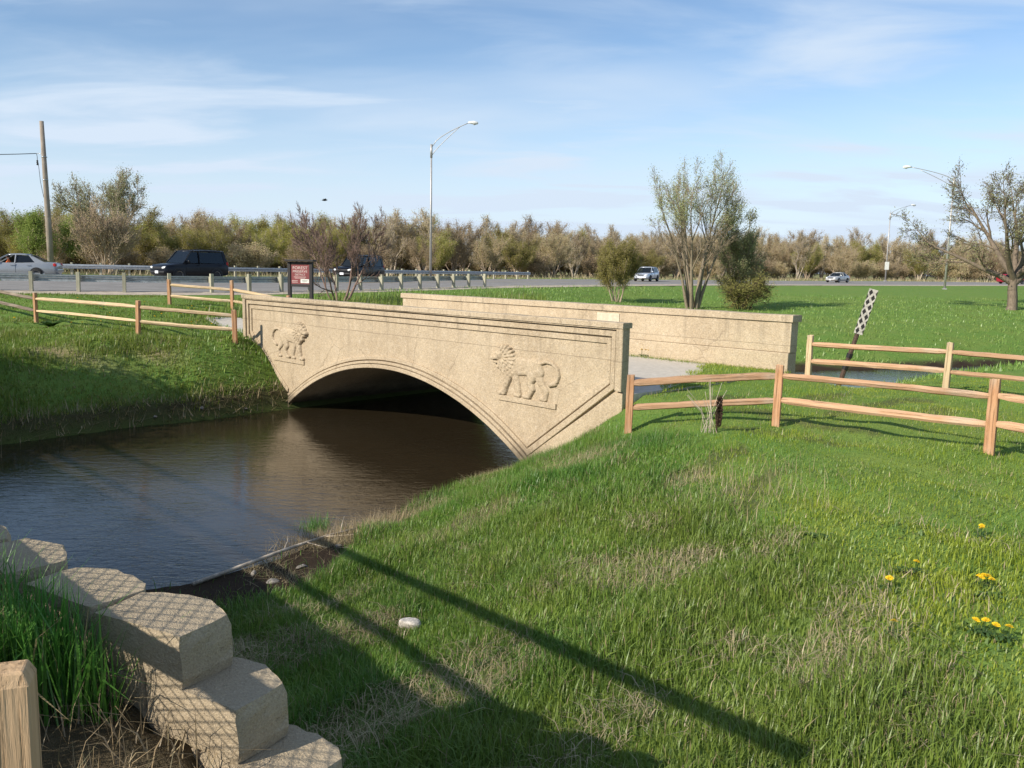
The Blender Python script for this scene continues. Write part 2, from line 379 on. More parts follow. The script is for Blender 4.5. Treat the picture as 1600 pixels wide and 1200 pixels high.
def np_mesh(name, V, T, m, attrs=None, smooth=False):
    """V (n,3), T (k,3) triangles or (k,4) quads -> mesh, quickly"""
    me = bpy.data.meshes.new(name); k = T.shape[1]
    me.vertices.add(len(V)); me.vertices.foreach_set('co', np.ascontiguousarray(V, np.float32).ravel())
    me.loops.add(T.size); me.loops.foreach_set('vertex_index', np.ascontiguousarray(T, np.int32).ravel())
    me.polygons.add(len(T)); me.polygons.foreach_set('loop_start', np.arange(0, T.size, k, dtype=np.int32))
    try: me.polygons.foreach_set('loop_total', np.full(len(T), k, np.int32))
    except Exception: pass
    for a, (dom, val) in (attrs or {}).items():
        at = me.attributes.new(a, 'FLOAT', dom); at.data.foreach_set('value', np.ascontiguousarray(val, np.float32))
    for x in (m if isinstance(m, list) else [m]): set_mat(me, x)
    if smooth: me.polygons.foreach_set('use_smooth', np.ones(len(T), bool))
    me.update(calc_edges=True); return me

# ------------------------------------------------------------------ the lie of the land
SHORE = np.array([(-34, 4), (-17, 14.2), (-11.54, 18.83), (-9.68, 21.13), (-8.06, 22.51), (-6.62, 24.3), (-2.2, 28.9), (0.5, 31.6), (5, 34.8), (10, 36.6), (14, 37.4), (18, 38.6), (24, 41.2), (34, 46), (70, 60),
                  (72, 50), (36, 40), (24, 34.6), (20, 33.4), (16, 31.6), (12.2, 30.0), (8.6, 26.6), (4.9, 21.9), (.45, 17.45), (-.72, 16.4), (-1.68, 14.8), (-2.1, 13.6), (-2.75, 12.6), (-3.3, 11.6), (-4.13, 10.65), (-5.2, 10.0), (-8, 8.4), (-14, 3.6), (-34, -9)], float)
def seg_dist(P, A, B):
    d = B - A; t = np.clip(((P - A) @ d) / (d @ d), 0, 1); q = A + t[:, None] * d
    return np.hypot(*(P - q).T)
def shore_dist(P):
    """signed: negative inside the stream"""
    D = np.full(len(P), 1e9); ins = np.zeros(len(P), bool); n = len(SHORE)
    for i in range(n):
        A, B = SHORE[i], SHORE[(i + 1) % n]
        D = np.minimum(D, seg_dist(P, A, B))
        c = ((A[1] > P[:, 1]) != (B[1] > P[:, 1]))
        with np.errstate(divide='ignore', invalid='ignore'):
            ins ^= c & (P[:, 0] < (B[0] - A[0]) * (P[:, 1] - A[1]) / (B[1] - A[1]) + A[0])
    return np.where(ins, -D, D)
CTRL = np.array([(2, 14.2, 1.62), (4.3, 13.7, 1.70), (6.7, 11.7, 1.70), (9, 8, 1.75), (5, 6, 1.68), (3.2, 5.6, 1.66), (2.7, 4, 1.62), (1.2, 4.5, 1.38), (6, 3, 1.75), (12, 14, 1.8), (9, 17.6, 1.8), (7, 19.7, 1.8), (15, 22, 1.8), (20, 25, 1.8), (30, 30, 1.8), (11, 25, 1.5),
                 (.6, 6.8, 1.22), (-.4, 5.1, 1.0), (-1, 8, .62), (-1.5, 5, .85), (-3, 6, .7), (-5, 6, .7), (-9, 2, .9), (0, 0, 2.3), (1.5, 1, 2.1), (3, 1, 2.0), (-3, -4, 2.6), (8, -4, 2.2), (-14, -8, 2.6), (25, -6, 2.2), (25, 10, 2.0), (1.0, 9.5, 1.3), (2.6, 9.5, 1.55), (1, 12.4, 1.45), (-.3, 10.8, .95),
                 (8, 42, 1.3), (16, 43, 1.3), (26, 48, 1.5), (40, 53, 1.6), (11.75, 55.5, 1.8), (7, 61, 1.95), (25, 57, 1.8), (36, 62.9, 1.85), (30, 80, 2.5), (48, 96, 2.75), (60, 70, 2.3), (90, 80, 2.5),
                 (-11.1, 25.2, 2.0), (-16.2, 28.9, 2.05), (-8.6, 25.4, 1.85), (-7.8, 29.5, 1.9), (-10, 31, 2.05), (-12, 33.5, 2.3), (-22, 24, 1.9), (-20, 33, 2.5), (-24, 35.6, 2.78), (-16, 38, 2.78), (-11.6, 42.5, 2.78), (-6.8, 52, 2.8), (-1.6, 60, 2.8), (-3, 37, 2.1), (1.5, 45, 1.85), (0, 34, 1.6), (-40, 26, 2.7), (-30, 20, 2.0), (19, 88, 2.85), (53, 117, 2.85), (88, 136, 3.0),
                 (-60, 22, 2.8), (-60, 60, 3.0), (-30, 70, 2.95), (-10, 84, 2.95), (15, 115, 2.95), (50, 145, 2.9), (90, 165, 3.1), (-90, 90, 3.0), (0, 150, 3.0), (60, 220, 3.1), (180, 200, 3.2), (-150, 200, 3.0), (160, 110, 3.0), (-150, 0, 2.8), (160, 0, 2.5), (0, -120, 2.8), (0, 320, 3.1), (260, 320, 3.1), (-260, 320, 3.1)], float)
# the highway: near and far edge, as points
def spline(pts, n):
    pts = np.array(pts, float); o = []
    ext = np.vstack([2 * pts[0] - pts[1], pts, 2 * pts[-1] - pts[-2]])
    for i in range(1, len(ext) - 2):
        p0, p1, p2, p3 = ext[i - 1:i + 3]
        for k in range(n):
            t = k / n; o.append(.5 * ((2 * p1) + (-p0 + p2) * t + (2 * p0 - 5 * p1 + 4 * p2 - p3) * t * t + (-p0 + 3 * p1 - 3 * p2 + p3) * t ** 3))
    o.append(pts[-1]); return np.array(o)
NEAR = spline([(-120, 14, 2.78), (-60, 26, 2.8), (-25, 37, 2.76), (-15.5, 40, 2.76), (-10.3, 46, 2.78), (-5.6, 54, 2.82), (0, 63, 2.88), (20, 88, 2.92), (55, 118, 2.95), (92, 140, 3.15), (160, 160, 3.3), (300, 180, 3.3)], 8)
FAR = spline([(-120, 48, 3.1), (-60, 54, 3.1), (-34, 60, 3.08), (-24, 63.5, 3.06), (-15, 72, 3.04), (-8, 81, 3.02), (0, 91, 3.0), (14, 107, 3.0), (46, 138, 3.0), (82, 160, 3.2), (150, 180, 3.35), (300, 200, 3.35)], 8)

def tps(r2): return np.where(r2 > 1e-9, .5 * r2 * np.log(np.maximum(r2, 1e-9)), 0)
_n = len(CTRL); _K = tps(((CTRL[:, None, :2] - CTRL[None, :, :2]) ** 2).sum(-1)) + np.eye(_n) * .25
_Pm = np.hstack([np.ones((_n, 1)), CTRL[:, :2]]); _A = np.block([[_K, _Pm], [_Pm.T, np.zeros((3, 3))]])
_w = np.linalg.solve(_A, np.concatenate([CTRL[:, 2], np.zeros(3)]))
def plateau(P):
    o = np.zeros(len(P))
    for i in range(_n): o += _w[i] * tps(((P - CTRL[i, :2]) ** 2).sum(1))
    o += _w[_n] + P @ _w[_n + 1:]
    far = np.clip((np.hypot(P[:, 0], P[:, 1]) - 160) / 120, 0, 1)
    return np.clip(o, .5, 3.2) * (1 - far) + 3.05 * far
WO = np.array((-1.53, 3.06)); WU = np.array((.885, -.466)); WN = np.array((.466, .885))     # the block wall's line
NE = np.array((-.7071, .7071)); NF = np.array((-.7071, -.7071)); R0 = np.array((2.11, 16.04)); BL = 14.72; BW = 6.2
def bumps(P):
    x, y = P.T
    return (.035 * np.sin(x * 2.1 + 1.3 * np.sin(y * 1.1)) + .03 * np.sin(y * 2.7 + 1.7 * np.sin(x * 1.4)) + .018 * np.sin(x * 5.3 + y * 3.1) + .015 * np.sin(x * 3.7 - y * 6.1))
def height(P):
    d = shore_dist(P); H = plateau(P); x, y = P.T
    left = 1 / (1 + np.exp(-np.clip((y - x - 25.5) * 1.2, -40, 40))) * (x < 8)                  # the bank on the road's side
    back = (y > 28) | (x > 7)
    w = 4.6 - (1.0 + 1.5 * np.exp(-((x + 8) ** 2 + (y - 24.6) ** 2) / 5)) * left * (y < 30) + np.where(back, 1.6, 0); q = np.clip(d / w, 0, 1)
    S = .55 * np.sin(q * math.pi / 2) + .45 * q * q * (3 - 2 * q)
    toe = np.where(left > .5, .34, .10) * np.clip(d / .22, 0, 1)
    z = toe + (H - toe) * S
    z = np.where(d < 0, -np.clip(-d * .45, 0, .7), z)
    z = z + bumps(P) * np.clip(d / 1.2, 0, 1) * np.clip(1.6 - np.hypot(x, y) / 60, .0, 1)
    # under the old bridge's deck the fill stops short of the slab
    rel = P - R0; t = rel @ NE; s = -(rel @ NF)
    z = np.where((t > -.2) & (t < BL + .2) & (s > .05) & (s < BW - .05), np.minimum(z, 1.6), z)
    # path level at both ends of the deck
    cs = np.abs(s - BW / 2)
    for tt, zl in ((-t, 1.80), (t - BL, 1.84)):
        k = np.clip((tt + .5) / .6, 0, 1) * np.clip((4.5 - tt) / 3.5, 0, 1) * np.clip((4.8 - cs) / 2.2, 0, 1)
        z = z * (1 - k) + zl * k
    # the ground meets the highway's edges
    m_ = (y > 12) & (np.abs(x) < 300)
    for E in (NEAR, FAR):
        Pm = P[m_]; D_ = np.full(len(Pm), 1e9); Z_ = np.zeros(len(Pm))
        for A, B in zip(E[:-1], E[1:]):
            dd = B[:2] - A[:2]; tt = np.clip(((Pm - A[:2]) @ dd) / (dd @ dd), 0, 1); q_ = np.hypot(*(Pm - A[:2] - tt[:, None] * dd).T); k = q_ < D_
            D_ = np.where(k, q_, D_); Z_ = np.where(k, A[2] + (B[2] - A[2]) * tt, Z_)
        k = np.clip(1 - (D_ - 1.6) / 6, 0, 1); k = k * k * (3 - 2 * k); z[m_] = z[m_] * (1 - k) + (Z_ - .11) * k
    # the fill behind the block wall, where one stands
    u = (P - WO) @ WU; n = (P - WO) @ WN
    emb = np.where(u < .9, 2.60 - .18 * np.clip(u, -1.2, .9), 2.44 - .30 * (u - .9))
    fade = np.clip((2.6 - u) / .8, 0, 1); side = np.clip((.13 - n) / .1, 0, 1) * fade
    emb = emb + .4 * bumps(P)
    z = z * (1 - side) + np.maximum(emb, z) * side
    return z, d, left, side

def axis(bands):
    o = []
    for a, b, st in bands:
        n = max(1, int(round((b - a) / st))); o += list(a + (b - a) * np.arange(n) / n)
    o.append(bands[-1][1]); return np.array(o)
GX = axis([(-2600, -400, 440), (-400, -120, 40), (-120, -40, 8), (-40, -18, 1.2), (-18, -5, .25), (-5, 6, .115), (6, 14, .22), (14, 40, .8), (40, 130, 6), (130, 400, 38), (400, 2600, 440)])
GY = axis([(-600, -100, 125), (-100, -8, 9), (-8, 1, .8), (1, 9, .115), (9, 20, .16), (20, 34, .25), (34, 62, .7), (62, 160, 4), (160, 400, 30), (400, 3000, 520)])
XX, YY = np.meshgrid(GX, GY); GP = np.column_stack([XX.ravel(), YY.ravel()])
gz, gd, gleft, gside = height(GP)
Zg = gz.reshape(XX.shape); Dg = gd.reshape(XX.shape); Lg = gleft.reshape(XX.shape); Sg = gside.reshape(XX.shape)
def sample(P, G):
    i = np.clip(np.searchsorted(GX, P[:, 0]) - 1, 0, len(GX) - 2); j = np.clip(np.searchsorted(GY, P[:, 1]) - 1, 0, len(GY) - 2)
    a = (P[:, 0] - GX[i]) / (GX[i + 1] - GX[i]); b = (P[:, 1] - GY[j]) / (GY[j + 1] - GY[j])
    return (G[j, i] * (1 - a) + G[j, i + 1] * a) * (1 - b) + (G[j + 1, i] * (1 - a) + G[j + 1, i + 1] * a) * b
def gz_at(x, y): return float(sample(np.array([(x, y)], float), Zg)[0])

def strip(A, B, dz=0):
    n = len(A); V = np.vstack([A, B]); V[:, 2] += dz
    T = np.array([(i, i + 1, n + i + 1, n + i) for i in range(n - 1)]); return V, T
def poly_mask(P, poly):
    ins = np.zeros(len(P), bool)
    for i in range(len(poly)):
        A, B = poly[i], poly[(i + 1) % len(poly)]; c = ((A[1] > P[:, 1]) != (B[1] > P[:, 1]))
        with np.errstate(divide='ignore', invalid='ignore'):
            ins ^= c & (P[:, 0] < (B[0] - A[0]) * (P[:, 1] - A[1]) / (B[1] - A[1]) + A[0])
    return ins
ROADPOLY = np.vstack([NEAR[:, :2], FAR[::-1, :2]])
onroad = poly_mask(GP, ROADPOLY)
beyond = np.zeros(len(GP)); 
fx, fy = FAR[:, 0], FAR[:, 1]; behind_far = GP[:, 1] - np.interp(GP[:, 0], fx, fy)
beyond = np.clip((behind_far - 6) / 8, 0, 1)
gz2 = np.where(onroad, np.minimum(gz, 2.6), gz)
x, y = GP.T
pn = lambda s, a=0: .5 + .5 * np.sin(x * s + 2 * np.sin(y * s * .7 + a) + a) * np.sin(y * s * 1.1 + 1.5 * np.sin(x * s * .8 - a))
soil = np.clip((.30 - np.abs(gd - .25)) / .3, 0, 1) * (gd > 0) * .8
soil = np.maximum(soil, gside * np.clip((((GP - WO) @ WU) + .55) / .3, 0, 1) * .95)        # bare earth behind the wall's low end
soil = np.maximum(soil, ((pn(1.9, 1.0) > .80) & (gd > .3) & (gd < 7) & (y < 17)) * .55)
mud = np.clip((.9 - gd) / .6, 0, 1) * (gd < .9) * np.where(gleft > .5, .6, 1.0)
mud = np.maximum(mud, np.clip((2.3 - gd) / .8, 0, 1) * (x < -2.3) * (y < 13.5))
dry = np.clip(beyond * (.35 + .65 * pn(.17, 2.0)), 0, 1)
lb = (gleft > .5) & (x < -6)
dry = np.maximum(dry, lb * np.exp(-(((x + 12.3) / 1.6) ** 2 + ((y - 22.7) / .35) ** 2)))
dry = np.maximum(dry, lb * np.exp(-(((x + 10.0) / .7) ** 2 + ((y - 23.7) / .3) ** 2)))
nx, ny = len(GX), len(GY)
idx = np.arange(nx * ny).reshape(ny, nx)
Q = np.column_stack([idx[:-1, :-1].ravel(), idx[:-1, 1:].ravel(), idx[1:, 1:].ravel(), idx[1:, :-1].ravel()])
ground = link('ground', np_mesh('ground', np.column_stack([GP, gz2]), Q, 'turf', {'soil': ('POINT', soil), 'mud': ('POINT', mud), 'dry': ('POINT', dry)}, smooth=True))
tag(ground, 'green grassy ground with stream banks and fields', kind='structure')

# stream water: one level sheet inside the banks
wx = np.array([-60, 90]); wy = np.array([-30, 75])
water = link('stream_water', np_mesh('stream_water', np.array([(-60, -30, 0), (90, -30, 0), (90, 75, 0), (-60, 75, 0)], float), np.array([(0, 1, 2, 3)]), 'stream_water'))
tag(water, 'dark rippled stream reflecting the blue sky', kind='structure')

# road, shoulders, lines
V, T = strip(NEAR, FAR); tag(link('highway', np_mesh('highway', V, T, 'asphalt')), 'curving grey asphalt highway', kind='structure')
def between(f): return NEAR * (1 - f) + FAR * f
def off(A, w):
    d = np.gradient(A[:, :2], axis=0); n = np.column_stack([d[:, 1], -d[:, 0]]); n /= np.linalg.norm(n, axis=1)[:, None]
    B = A.copy(); B[:, :2] += n * w; return B
V, T = strip(off(NEAR, 1.3) + (0, 0, -.10), NEAR + (0, 0, -.004)); V2, T2 = strip(FAR + (0, 0, -.004), off(FAR, -1.6) + (0, 0, -.10))
tag(link('road_shoulder', np_mesh('road_shoulder', np.vstack([V, V2]), np.vstack([T, T2 + len(V)]), 'shoulder_gravel')), 'pale gravel shoulder along the highway', kind='structure')
for f, m, nm in ((.035, 'road_line', 'edge_line'), (.965, 'road_line', 'edge_line'), (.5, 'yellow_line', 'centre_line')):
    A = between(f); V, T = strip(off(A, .07), off(A, -.07), .005); o = link(nm, np_mesh(nm, V, T, m)); o.parent = bpy.data.objects['highway']
for f in (.27, .74):
    A = between(f)
    for i in range(0, len(A) - 1, 2):
        a = A[i:i + 2]; b = a.copy(); b[1] = a[0] + (a[1] - a[0]) * min(1, 3.0 / np.linalg.norm(a[1] - a[0]))
        V, T = strip(off(b, .07), off(b, -.07), .005); o = link('lane_dash', np_mesh('lane_dash', V, T, 'road_line')); o.parent = bpy.data.objects['highway']

# ------------------------------------------------------------------ the old arch bridge
def bf(t, z, w):            # bridge face frame: t along from the near end, z up, w proud of the face
    p = R0 + NE * t + NF * w; return (p[0], p[1], z)
TC = BL / 2; RAD = 8.36; CROWN = 1.62; CZ = CROWN - RAD
def arc(r, zmin, n=44, tmax=None):
    h = math.acos(min(1, (zmin - CZ) / r)); return [(TC + r * math.sin(a), CZ + r * math.cos(a)) for a in np.linspace(-h, h, n)]
old = empty('arch_bridge', (*R0, 0), 0, 'old tan concrete arch bridge with lion reliefs over the stream', 'bridge')
def child(mb, name, m, parent=old, smooth=False, bevel=0):
    o = mb.build(name, m, None, smooth, bevel); o.parent = parent
    o.matrix_parent_inverse = Matrix.Translation(-Vector(parent.location)) if parent is old else Matrix()
    return o
TOPZ = 3.21; THK = .15
inner = arc(RAD, -.6)
def wall_outline(z1, t0=0, t1=BL):
    return [(t0, -.6)] + [(a, b) for a, b in inner] + [(t1, -.6), (t1, z1), (t0, z1)]
def strip_wall(mb, top, bot, w0, w1):
    """wall between two polylines of equal length (t,z), thickness w0..w1"""
    n = len(top); vs = [bf(*p, w0) for p in top] + [bf(*p, w0) for p in bot] + [bf(*p, w1) for p in top] + [bf(*p, w1) for p in bot]; fs = []
    for i in range(n - 1):
        fs += [(i, i + 1, n + i + 1, n + i), (2 * n + i, 3 * n + i, 3 * n + i + 1, 2 * n + i + 1), (i, 2 * n + i, 2 * n + i + 1, i + 1), (n + i, n + i + 1, 3 * n + i + 1, 3 * n + i)]
    fs += [(0, n, 3 * n, 2 * n), (n - 1, 3 * n - 1, 4 * n - 1, 2 * n - 1)]
    mb.add(vs, fs)
ts = [0.0, 1.2] + [p[0] for p in inner][1:-1] + [BL - 1.2, BL]
zs = [-.6, -.6] + [p[1] for p in inner][1:-1] + [-.6, -.6]
def roughen(o, cuts, amp, sc=3.0, seed=0):
    """break up dead-straight concrete with a little real relief"""
    t = bpy.data.textures.new('rough', 'CLOUDS'); t.noise_scale = sc; t.noise_depth = 2
    d = o.modifiers.new('relief', 'DISPLACE'); d.texture = t; d.strength = amp; d.mid_level = .5; d.texture_coords = 'GLOBAL'
mb = MB(); strip_wall(mb, [(a, TOPZ - .012) for a in ts], list(zip(ts, zs)), 0, -THK); child(mb, 'spandrel_wall', 'old_concrete')
# coping on the near parapet
def cap_strip(t0, t1, z0, z1, w0, w1, n=40, jag=.006):
    m = MB(); vs = []; 
    for i in range(n + 1):
        t = t0 + (t1 - t0) * i / n; j = random.uniform(-jag, jag); k = random.uniform(-jag, jag)
        vs += [bf(t, z0, w0 + j), bf(t, z1 - .015 + k, w0 + j), bf(t, z1 + k, w0 - .02), bf(t, z1 + k, w1 + .02), bf(t, z1 - .015, w1), bf(t, z0, w1)]
    fs = []
    for i in range(n):
        for k in range(6): fs.append((i * 6 + k, i * 6 + (k + 1) % 6, i * 6 + 6 + (k + 1) % 6, i * 6 + 6 + k))
    fs += [tuple(range(6)), tuple(n * 6 + k for k in range(6))]
    m.add(vs, fs); return m
child(cap_strip(-.045, BL + .045, 3.105, TOPZ, .125, -THK - .015), 'coping', 'old_concrete')
# stepped frame round the panel: bands with grooves between them, broken round corners
def frame_path(k):      # panel outline, offset k outward, from right diagonal foot over the top to the left foot
    tR = .40 - k * .95; zt = 2.79 + k * 1.0; zc = 2.10 - k * .62
    r = [(2.50 - k * .30, .56 - k * 1.28), (tR, zc), (tR, zt)]
    return r + [(BL - a, b) for a, b in reversed(r)]
def densify(p, st=.3):
    o = []
    for a, b in zip(p[:-1], p[1:]):
        n = max(1, int(math.hypot(b[0] - a[0], b[1] - a[1]) / st)); o += [(a[0] + (b[0] - a[0]) * i / n, a[1] + (b[1] - a[1]) * i / n) for i in range(n)]
    return o + [p[-1]]
def ribbon(pi, po, w0, w1, jag=0.0, bev=.012):
    """band between two open polylines with the same corner count, front softened"""
    m = MB(); I = []; O = []
    for (a, b), (c, d) in zip(zip(pi[:-1], pi[1:]), zip(po[:-1], po[1:])):
        n = max(1, int(math.hypot(b[0] - a[0], b[1] - a[1]) / .22))
        for k in range(n):
            f = k / n; I.append((a[0] + (b[0] - a[0]) * f, a[1] + (b[1] - a[1]) * f)); O.append((c[0] + (d[0] - c[0]) * f, c[1] + (d[1] - c[1]) * f))
    I.append(pi[-1]); O.append(po[-1]); n = len(I); vs = []
    for (a, b), (c, d) in zip(I, O):
        L = math.hypot(c - a, d - b) or 1; ux, uz = (c - a) / L * bev, (d - b) / L * bev; j = random.uniform(-jag, jag)
        vs += [bf(a, b, w0), bf(a, b, w1 - bev + j), bf(a + ux, b + uz, w1 + j), bf(c - ux, d - uz, w1 + j), bf(c, d, w1 - bev + j), bf(c, d, w0)]
    fs = [(i * 6 + k, i * 6 + (k + 1) % 6, i * 6 + 6 + (k + 1) % 6, i * 6 + 6 + k) for i in range(n - 1) for k in range(6)] + [tuple(range(6)), tuple((n - 1) * 6 + k for k in range(6))]
    m.add(vs, fs); return m
child(ribbon(frame_path(0), frame_path(.115), -.01, .035, .003), 'frame_band', 'old_concrete')
child(ribbon(frame_path(.145), frame_path(.255), -.01, .068, .003), 'frame_band', 'old_concrete')
# outer margin: top strip under the coping, end strips, and the plain lower wedges
m1 = MB(); fp = frame_path(.285)
child(ribbon(fp[2:4], [(-.03, 3.10), (BL + .03, 3.10)], -.01, .10, .003), 'frame_band', 'old_concrete')
for s_ in (0, 1):
    f = (lambda p: p) if s_ == 0 else (lambda p: (BL - p[0], p[1]))
    side = [f(p) for p in [fp[0], fp[1], fp[2]]]
    outer = [f(p) for p in [(1.9, -.5), (-.03, fp[1][1] - .02), (-.03, 3.105)]]
    child(ribbon(side[1:], outer[1:], -.01, .102 if s_ else .104, .002), 'frame_band', 'old_concrete')
    wed = [f(p) for p in [(2.50, .20), (fp[1][0] + .02, fp[1][1] - .055), (-.028, fp[1][1] - .055), (-.028, -.5), (2.50, -.5)]]
    m = MB(); m.prism(wed, -.02, .045, bf); child(m, 'wing_wall', 'old_concrete', bevel=.012)
# arch ring: three concentric bands
def ring(r0, r1, w1, name='arch_ring'):
    a = arc(r0, -.6, 60); b = [(TC + (p[0] - TC) * r1 / r0, CZ + (p[1] - CZ) * r1 / r0) for p in a]
    child(ribbon(a, b, -.015, w1, .004), name, 'old_concrete')
ring(RAD + .195, RAD + .29, .055); ring(RAD + .10, RAD + .17, .085); ring(RAD - .012, RAD + .085, .118)
# vault and inner abutments, far wall, far parapet, deck
m = MB(); n = len(inner)
m.add([bf(a, b, -THK + .02) for a, b in inner] + [bf(a, b, -BW + .05) for a, b in inner] + [bf(a, b + .3, -BW + .05) for a, b in inner] + [bf(a, b + .3, -THK + .02) for a, b in inner],
      [(i, i + 1, n + i + 1, n + i) for i in range(n - 1)] + [(2 * n + i, 2 * n + i + 1, 3 * n + i + 1, 3 * n + i) for i in range(n - 1)])
child(m, 'vault', 'old_concrete', smooth=True)
mb = MB(); strip_wall(mb, [(a, 1.62) for a in ts], list(zip(ts, [min(z, 1.6) for z in zs])), -BW + .04, -BW - .38); child(mb, 'spandrel_wall', 'old_concrete')
FZ = 1.58
m = MB(); m.prism([(-.18, FZ), (BL + .1, FZ), (BL + .1, 2.30), (-.18, 2.30)], -BW + .06, -BW - .36, bf); child(m, 'parapet_plinth', 'old_concrete', bevel=.02)
m = MB(); m.prism([(-.2, 2.304), (BL + .12, 2.304), (BL + .12, 3.06), (-.2, 3.06)], -BW + .02, -BW - .33, bf); child(m, 'parapet_wall', 'old_concrete', bevel=.015)
child(cap_strip(-.25, BL + .17, 3.045, 3.205, -BW + .07, -BW - .38), 'coping', 'old_concrete')
m = MB(); m.prism([(4.95, 2.62), (5.75, 2.62), (5.75, 2.98), (4.95, 2.98)], -BW + .015, -BW + .045, bf); child(m, 'plaque', 'plaque', bevel=.01)
m = MB(); m.prism([(-.1, 1.64), (BL + .1, 1.64), (BL + .1, 1.845), (-.1, 1.845)], -THK - .002, -BW + .055, bf); child(m, 'deck', 'path_asphalt')

# lion reliefs: a rounded walking figure carved out of the panel
def lion(tfront, sgn, name):
    """tfront = t of the ledge's front end; the body trails away in direction sgn along t"""
    U, Vv = np.meshgrid(np.linspace(-.32, 1.95, 190), np.linspace(-.06, 1.78, 156))
    Hh = np.zeros_like(U)
    def cap(a, b, ra, rb, h, p=.5):
        nonlocal Hh
        a, b = np.array(a), np.array(b); d = b - a; t = np.clip(((U - a[0]) * d[0] + (Vv - a[1]) * d[1]) / max(1e-9, d @ d), 0, 1)
        r = ra + (rb - ra) * t; q = np.hypot(U - a[0] - t * d[0], Vv - a[1] - t * d[1]) / r
        hh = h * np.clip(1 - q ** 2.6, 0, 1) ** p; k = .012
        Hh = np.maximum(Hh, hh)
    # body, belly, haunch, chest
    cap((.34, .99), (1.04, 1.01), .255, .225, .060); cap((.32, .97), (.40, .90), .27, .25, .070); cap((1.04, 1.02), (1.10, .92), .24, .22, .070); cap((.55, .86), (.95, .90), .12, .12, .056)
    # neck and mane: a heavy mass with locks at its rim
    cap((.28, 1.08), (.14, 1.22), .32, .31, .082)
    for k in range(15):
        a = -2.2 + k * .36; cap((.17 + .30 * math.cos(a), 1.18 + .33 * math.sin(a)), (.15 + .18 * math.cos(a), 1.18 + .20 * math.sin(a)), .045, .07, .096)
    for k in range(9):
        a = -1.8 + k * .5; cap((.11 + .19 * math.cos(a), 1.20 + .20 * math.sin(a)), (.10 + .1 * math.cos(a), 1.2 + .12 * math.sin(a)), .04, .06, .108)
    cap((.06, .92), (.22, .74), .09, .06, .078)
    # head, muzzle, jaw, ear
    cap((.02, 1.26), (-.03, 1.22), .155, .145, .122); cap((-.06, 1.18), (-.17, 1.15), .105, .080, .125); cap((-.05, 1.06), (-.12, 1.06), .065, .05, .10); cap((.10, 1.40), (.12, 1.42), .05, .045, .122)
    # legs, sturdy, in a walking pose
    cap((.32, .86), (.22, .50), .155, .10, .076); cap((.22, .50), (.15, .24), .095, .082, .072); cap((.15, .225), (.02, .215), .080, .062, .072)
    cap((.46, .80), (.55, .50), .12, .088, .050); cap((.55, .50), (.60, .24), .085, .075, .048); cap((.60, .22), (.50, .21), .074, .06, .048)
    cap((1.04, .90), (.92, .62), .18, .115, .074); cap((.92, .62), (1.00, .43), .10, .082, .070); cap((1.00, .43), (.90, .23), .08, .075, .068); cap((.90, .22), (.77, .215), .078, .062, .068)
    cap((1.12, .86), (1.26, .60), .14, .10, .050); cap((1.26, .60), (1.40, .43), .088, .072, .048); cap((1.40, .43), (1.36, .23), .07, .068, .047); cap((1.36, .22), (1.26, .21), .07, .058, .047)
    # tail: a long arc with a tuft
    tl = [(1.22, 1.14), (1.38, 1.21), (1.56, 1.18), (1.69, 1.05), (1.73, .88), (1.68, .72), (1.56, .63)]
    for a, b in zip(tl[:-1], tl[1:]): cap(a, b, .048, .048, .055)
    cap((1.62, .67), (1.50, .61), .08, .055, .062)
    body = Hh.copy()
    body += np.where(body > .005, .006 * np.sin(U * 46) * np.sin(Vv * 41 + 1.2) * (U < .5) + .0025 * np.sin(U * 23 + 3 * np.sin(Vv * 17)), 0)
    eye = np.hypot(U + .05, Vv - 1.265) < .022; body -= np.where(eye, .03, 0)
    mouth = (np.abs(Vv - (1.095 + .1 * (U + .14))) < .016) & (U < -.02) & (U > -.24); body = np.where(mouth & (body > 0), body * .35, body)
    keep = body > .002
    ny_, nx_ = U.shape; w = np.where(keep, body, -.004)
    P = R0[None, None, :] + NE[None, None, :] * (tfront + sgn * U)[..., None] + NF[None, None, :] * w[..., None]
    V_ = np.column_stack([P[..., 0].ravel(), P[..., 1].ravel(), (1.33 + Vv * .79).ravel()])
    ii = np.arange(nx_ * ny_).reshape(ny_, nx_); q = np.stack([ii[:-1, :-1], ii[:-1, 1:], ii[1:, 1:], ii[1:, :-1]], -1)
    kq = keep[:-1, :-1] | keep[:-1, 1:] | keep[1:, 1:] | keep[1:, :-1]; q = q[kq]
    if sgn < 0: q = q[:, ::-1]
    q = q[:, ::-1] if False else q
    used, inv = np.unique(q, return_inverse=True)
    me = np_mesh(name, V_[used], inv.reshape(q.shape), 'old_concrete', smooth=True)
    o = link(name, me); o.parent = old; o.matrix_parent_inverse = Matrix.Translation(-Vector(old.location))
    m = MB(); f = lambda u, v, d: bf(tfront + sgn * u, 1.33 + v, d)
    m.prism([(-.02, .0), (1.68, .0), (1.68, .12), (-.02, .12)], -.01, .036, f); l_ = child(m, 'ledge', 'old_concrete', bevel=.012); l_.parent = o; l_.matrix_parent_inverse = Matrix()
    l_.matrix_parent_inverse = (Matrix.Translation(Vector(old.location)) @ Matrix.Translation(-Vector(old.location))).inverted()
    return o
lr = lion(3.36, -1, 'lion_relief'); lr['label'] = 'walking lion relief with curled tail, facing the middle of the arch from the fenced lawn end'
ll = lion(BL - 3.36, 1, 'lion_relief'); ll['label'] = 'walking lion relief facing the middle of the arch from the road end'

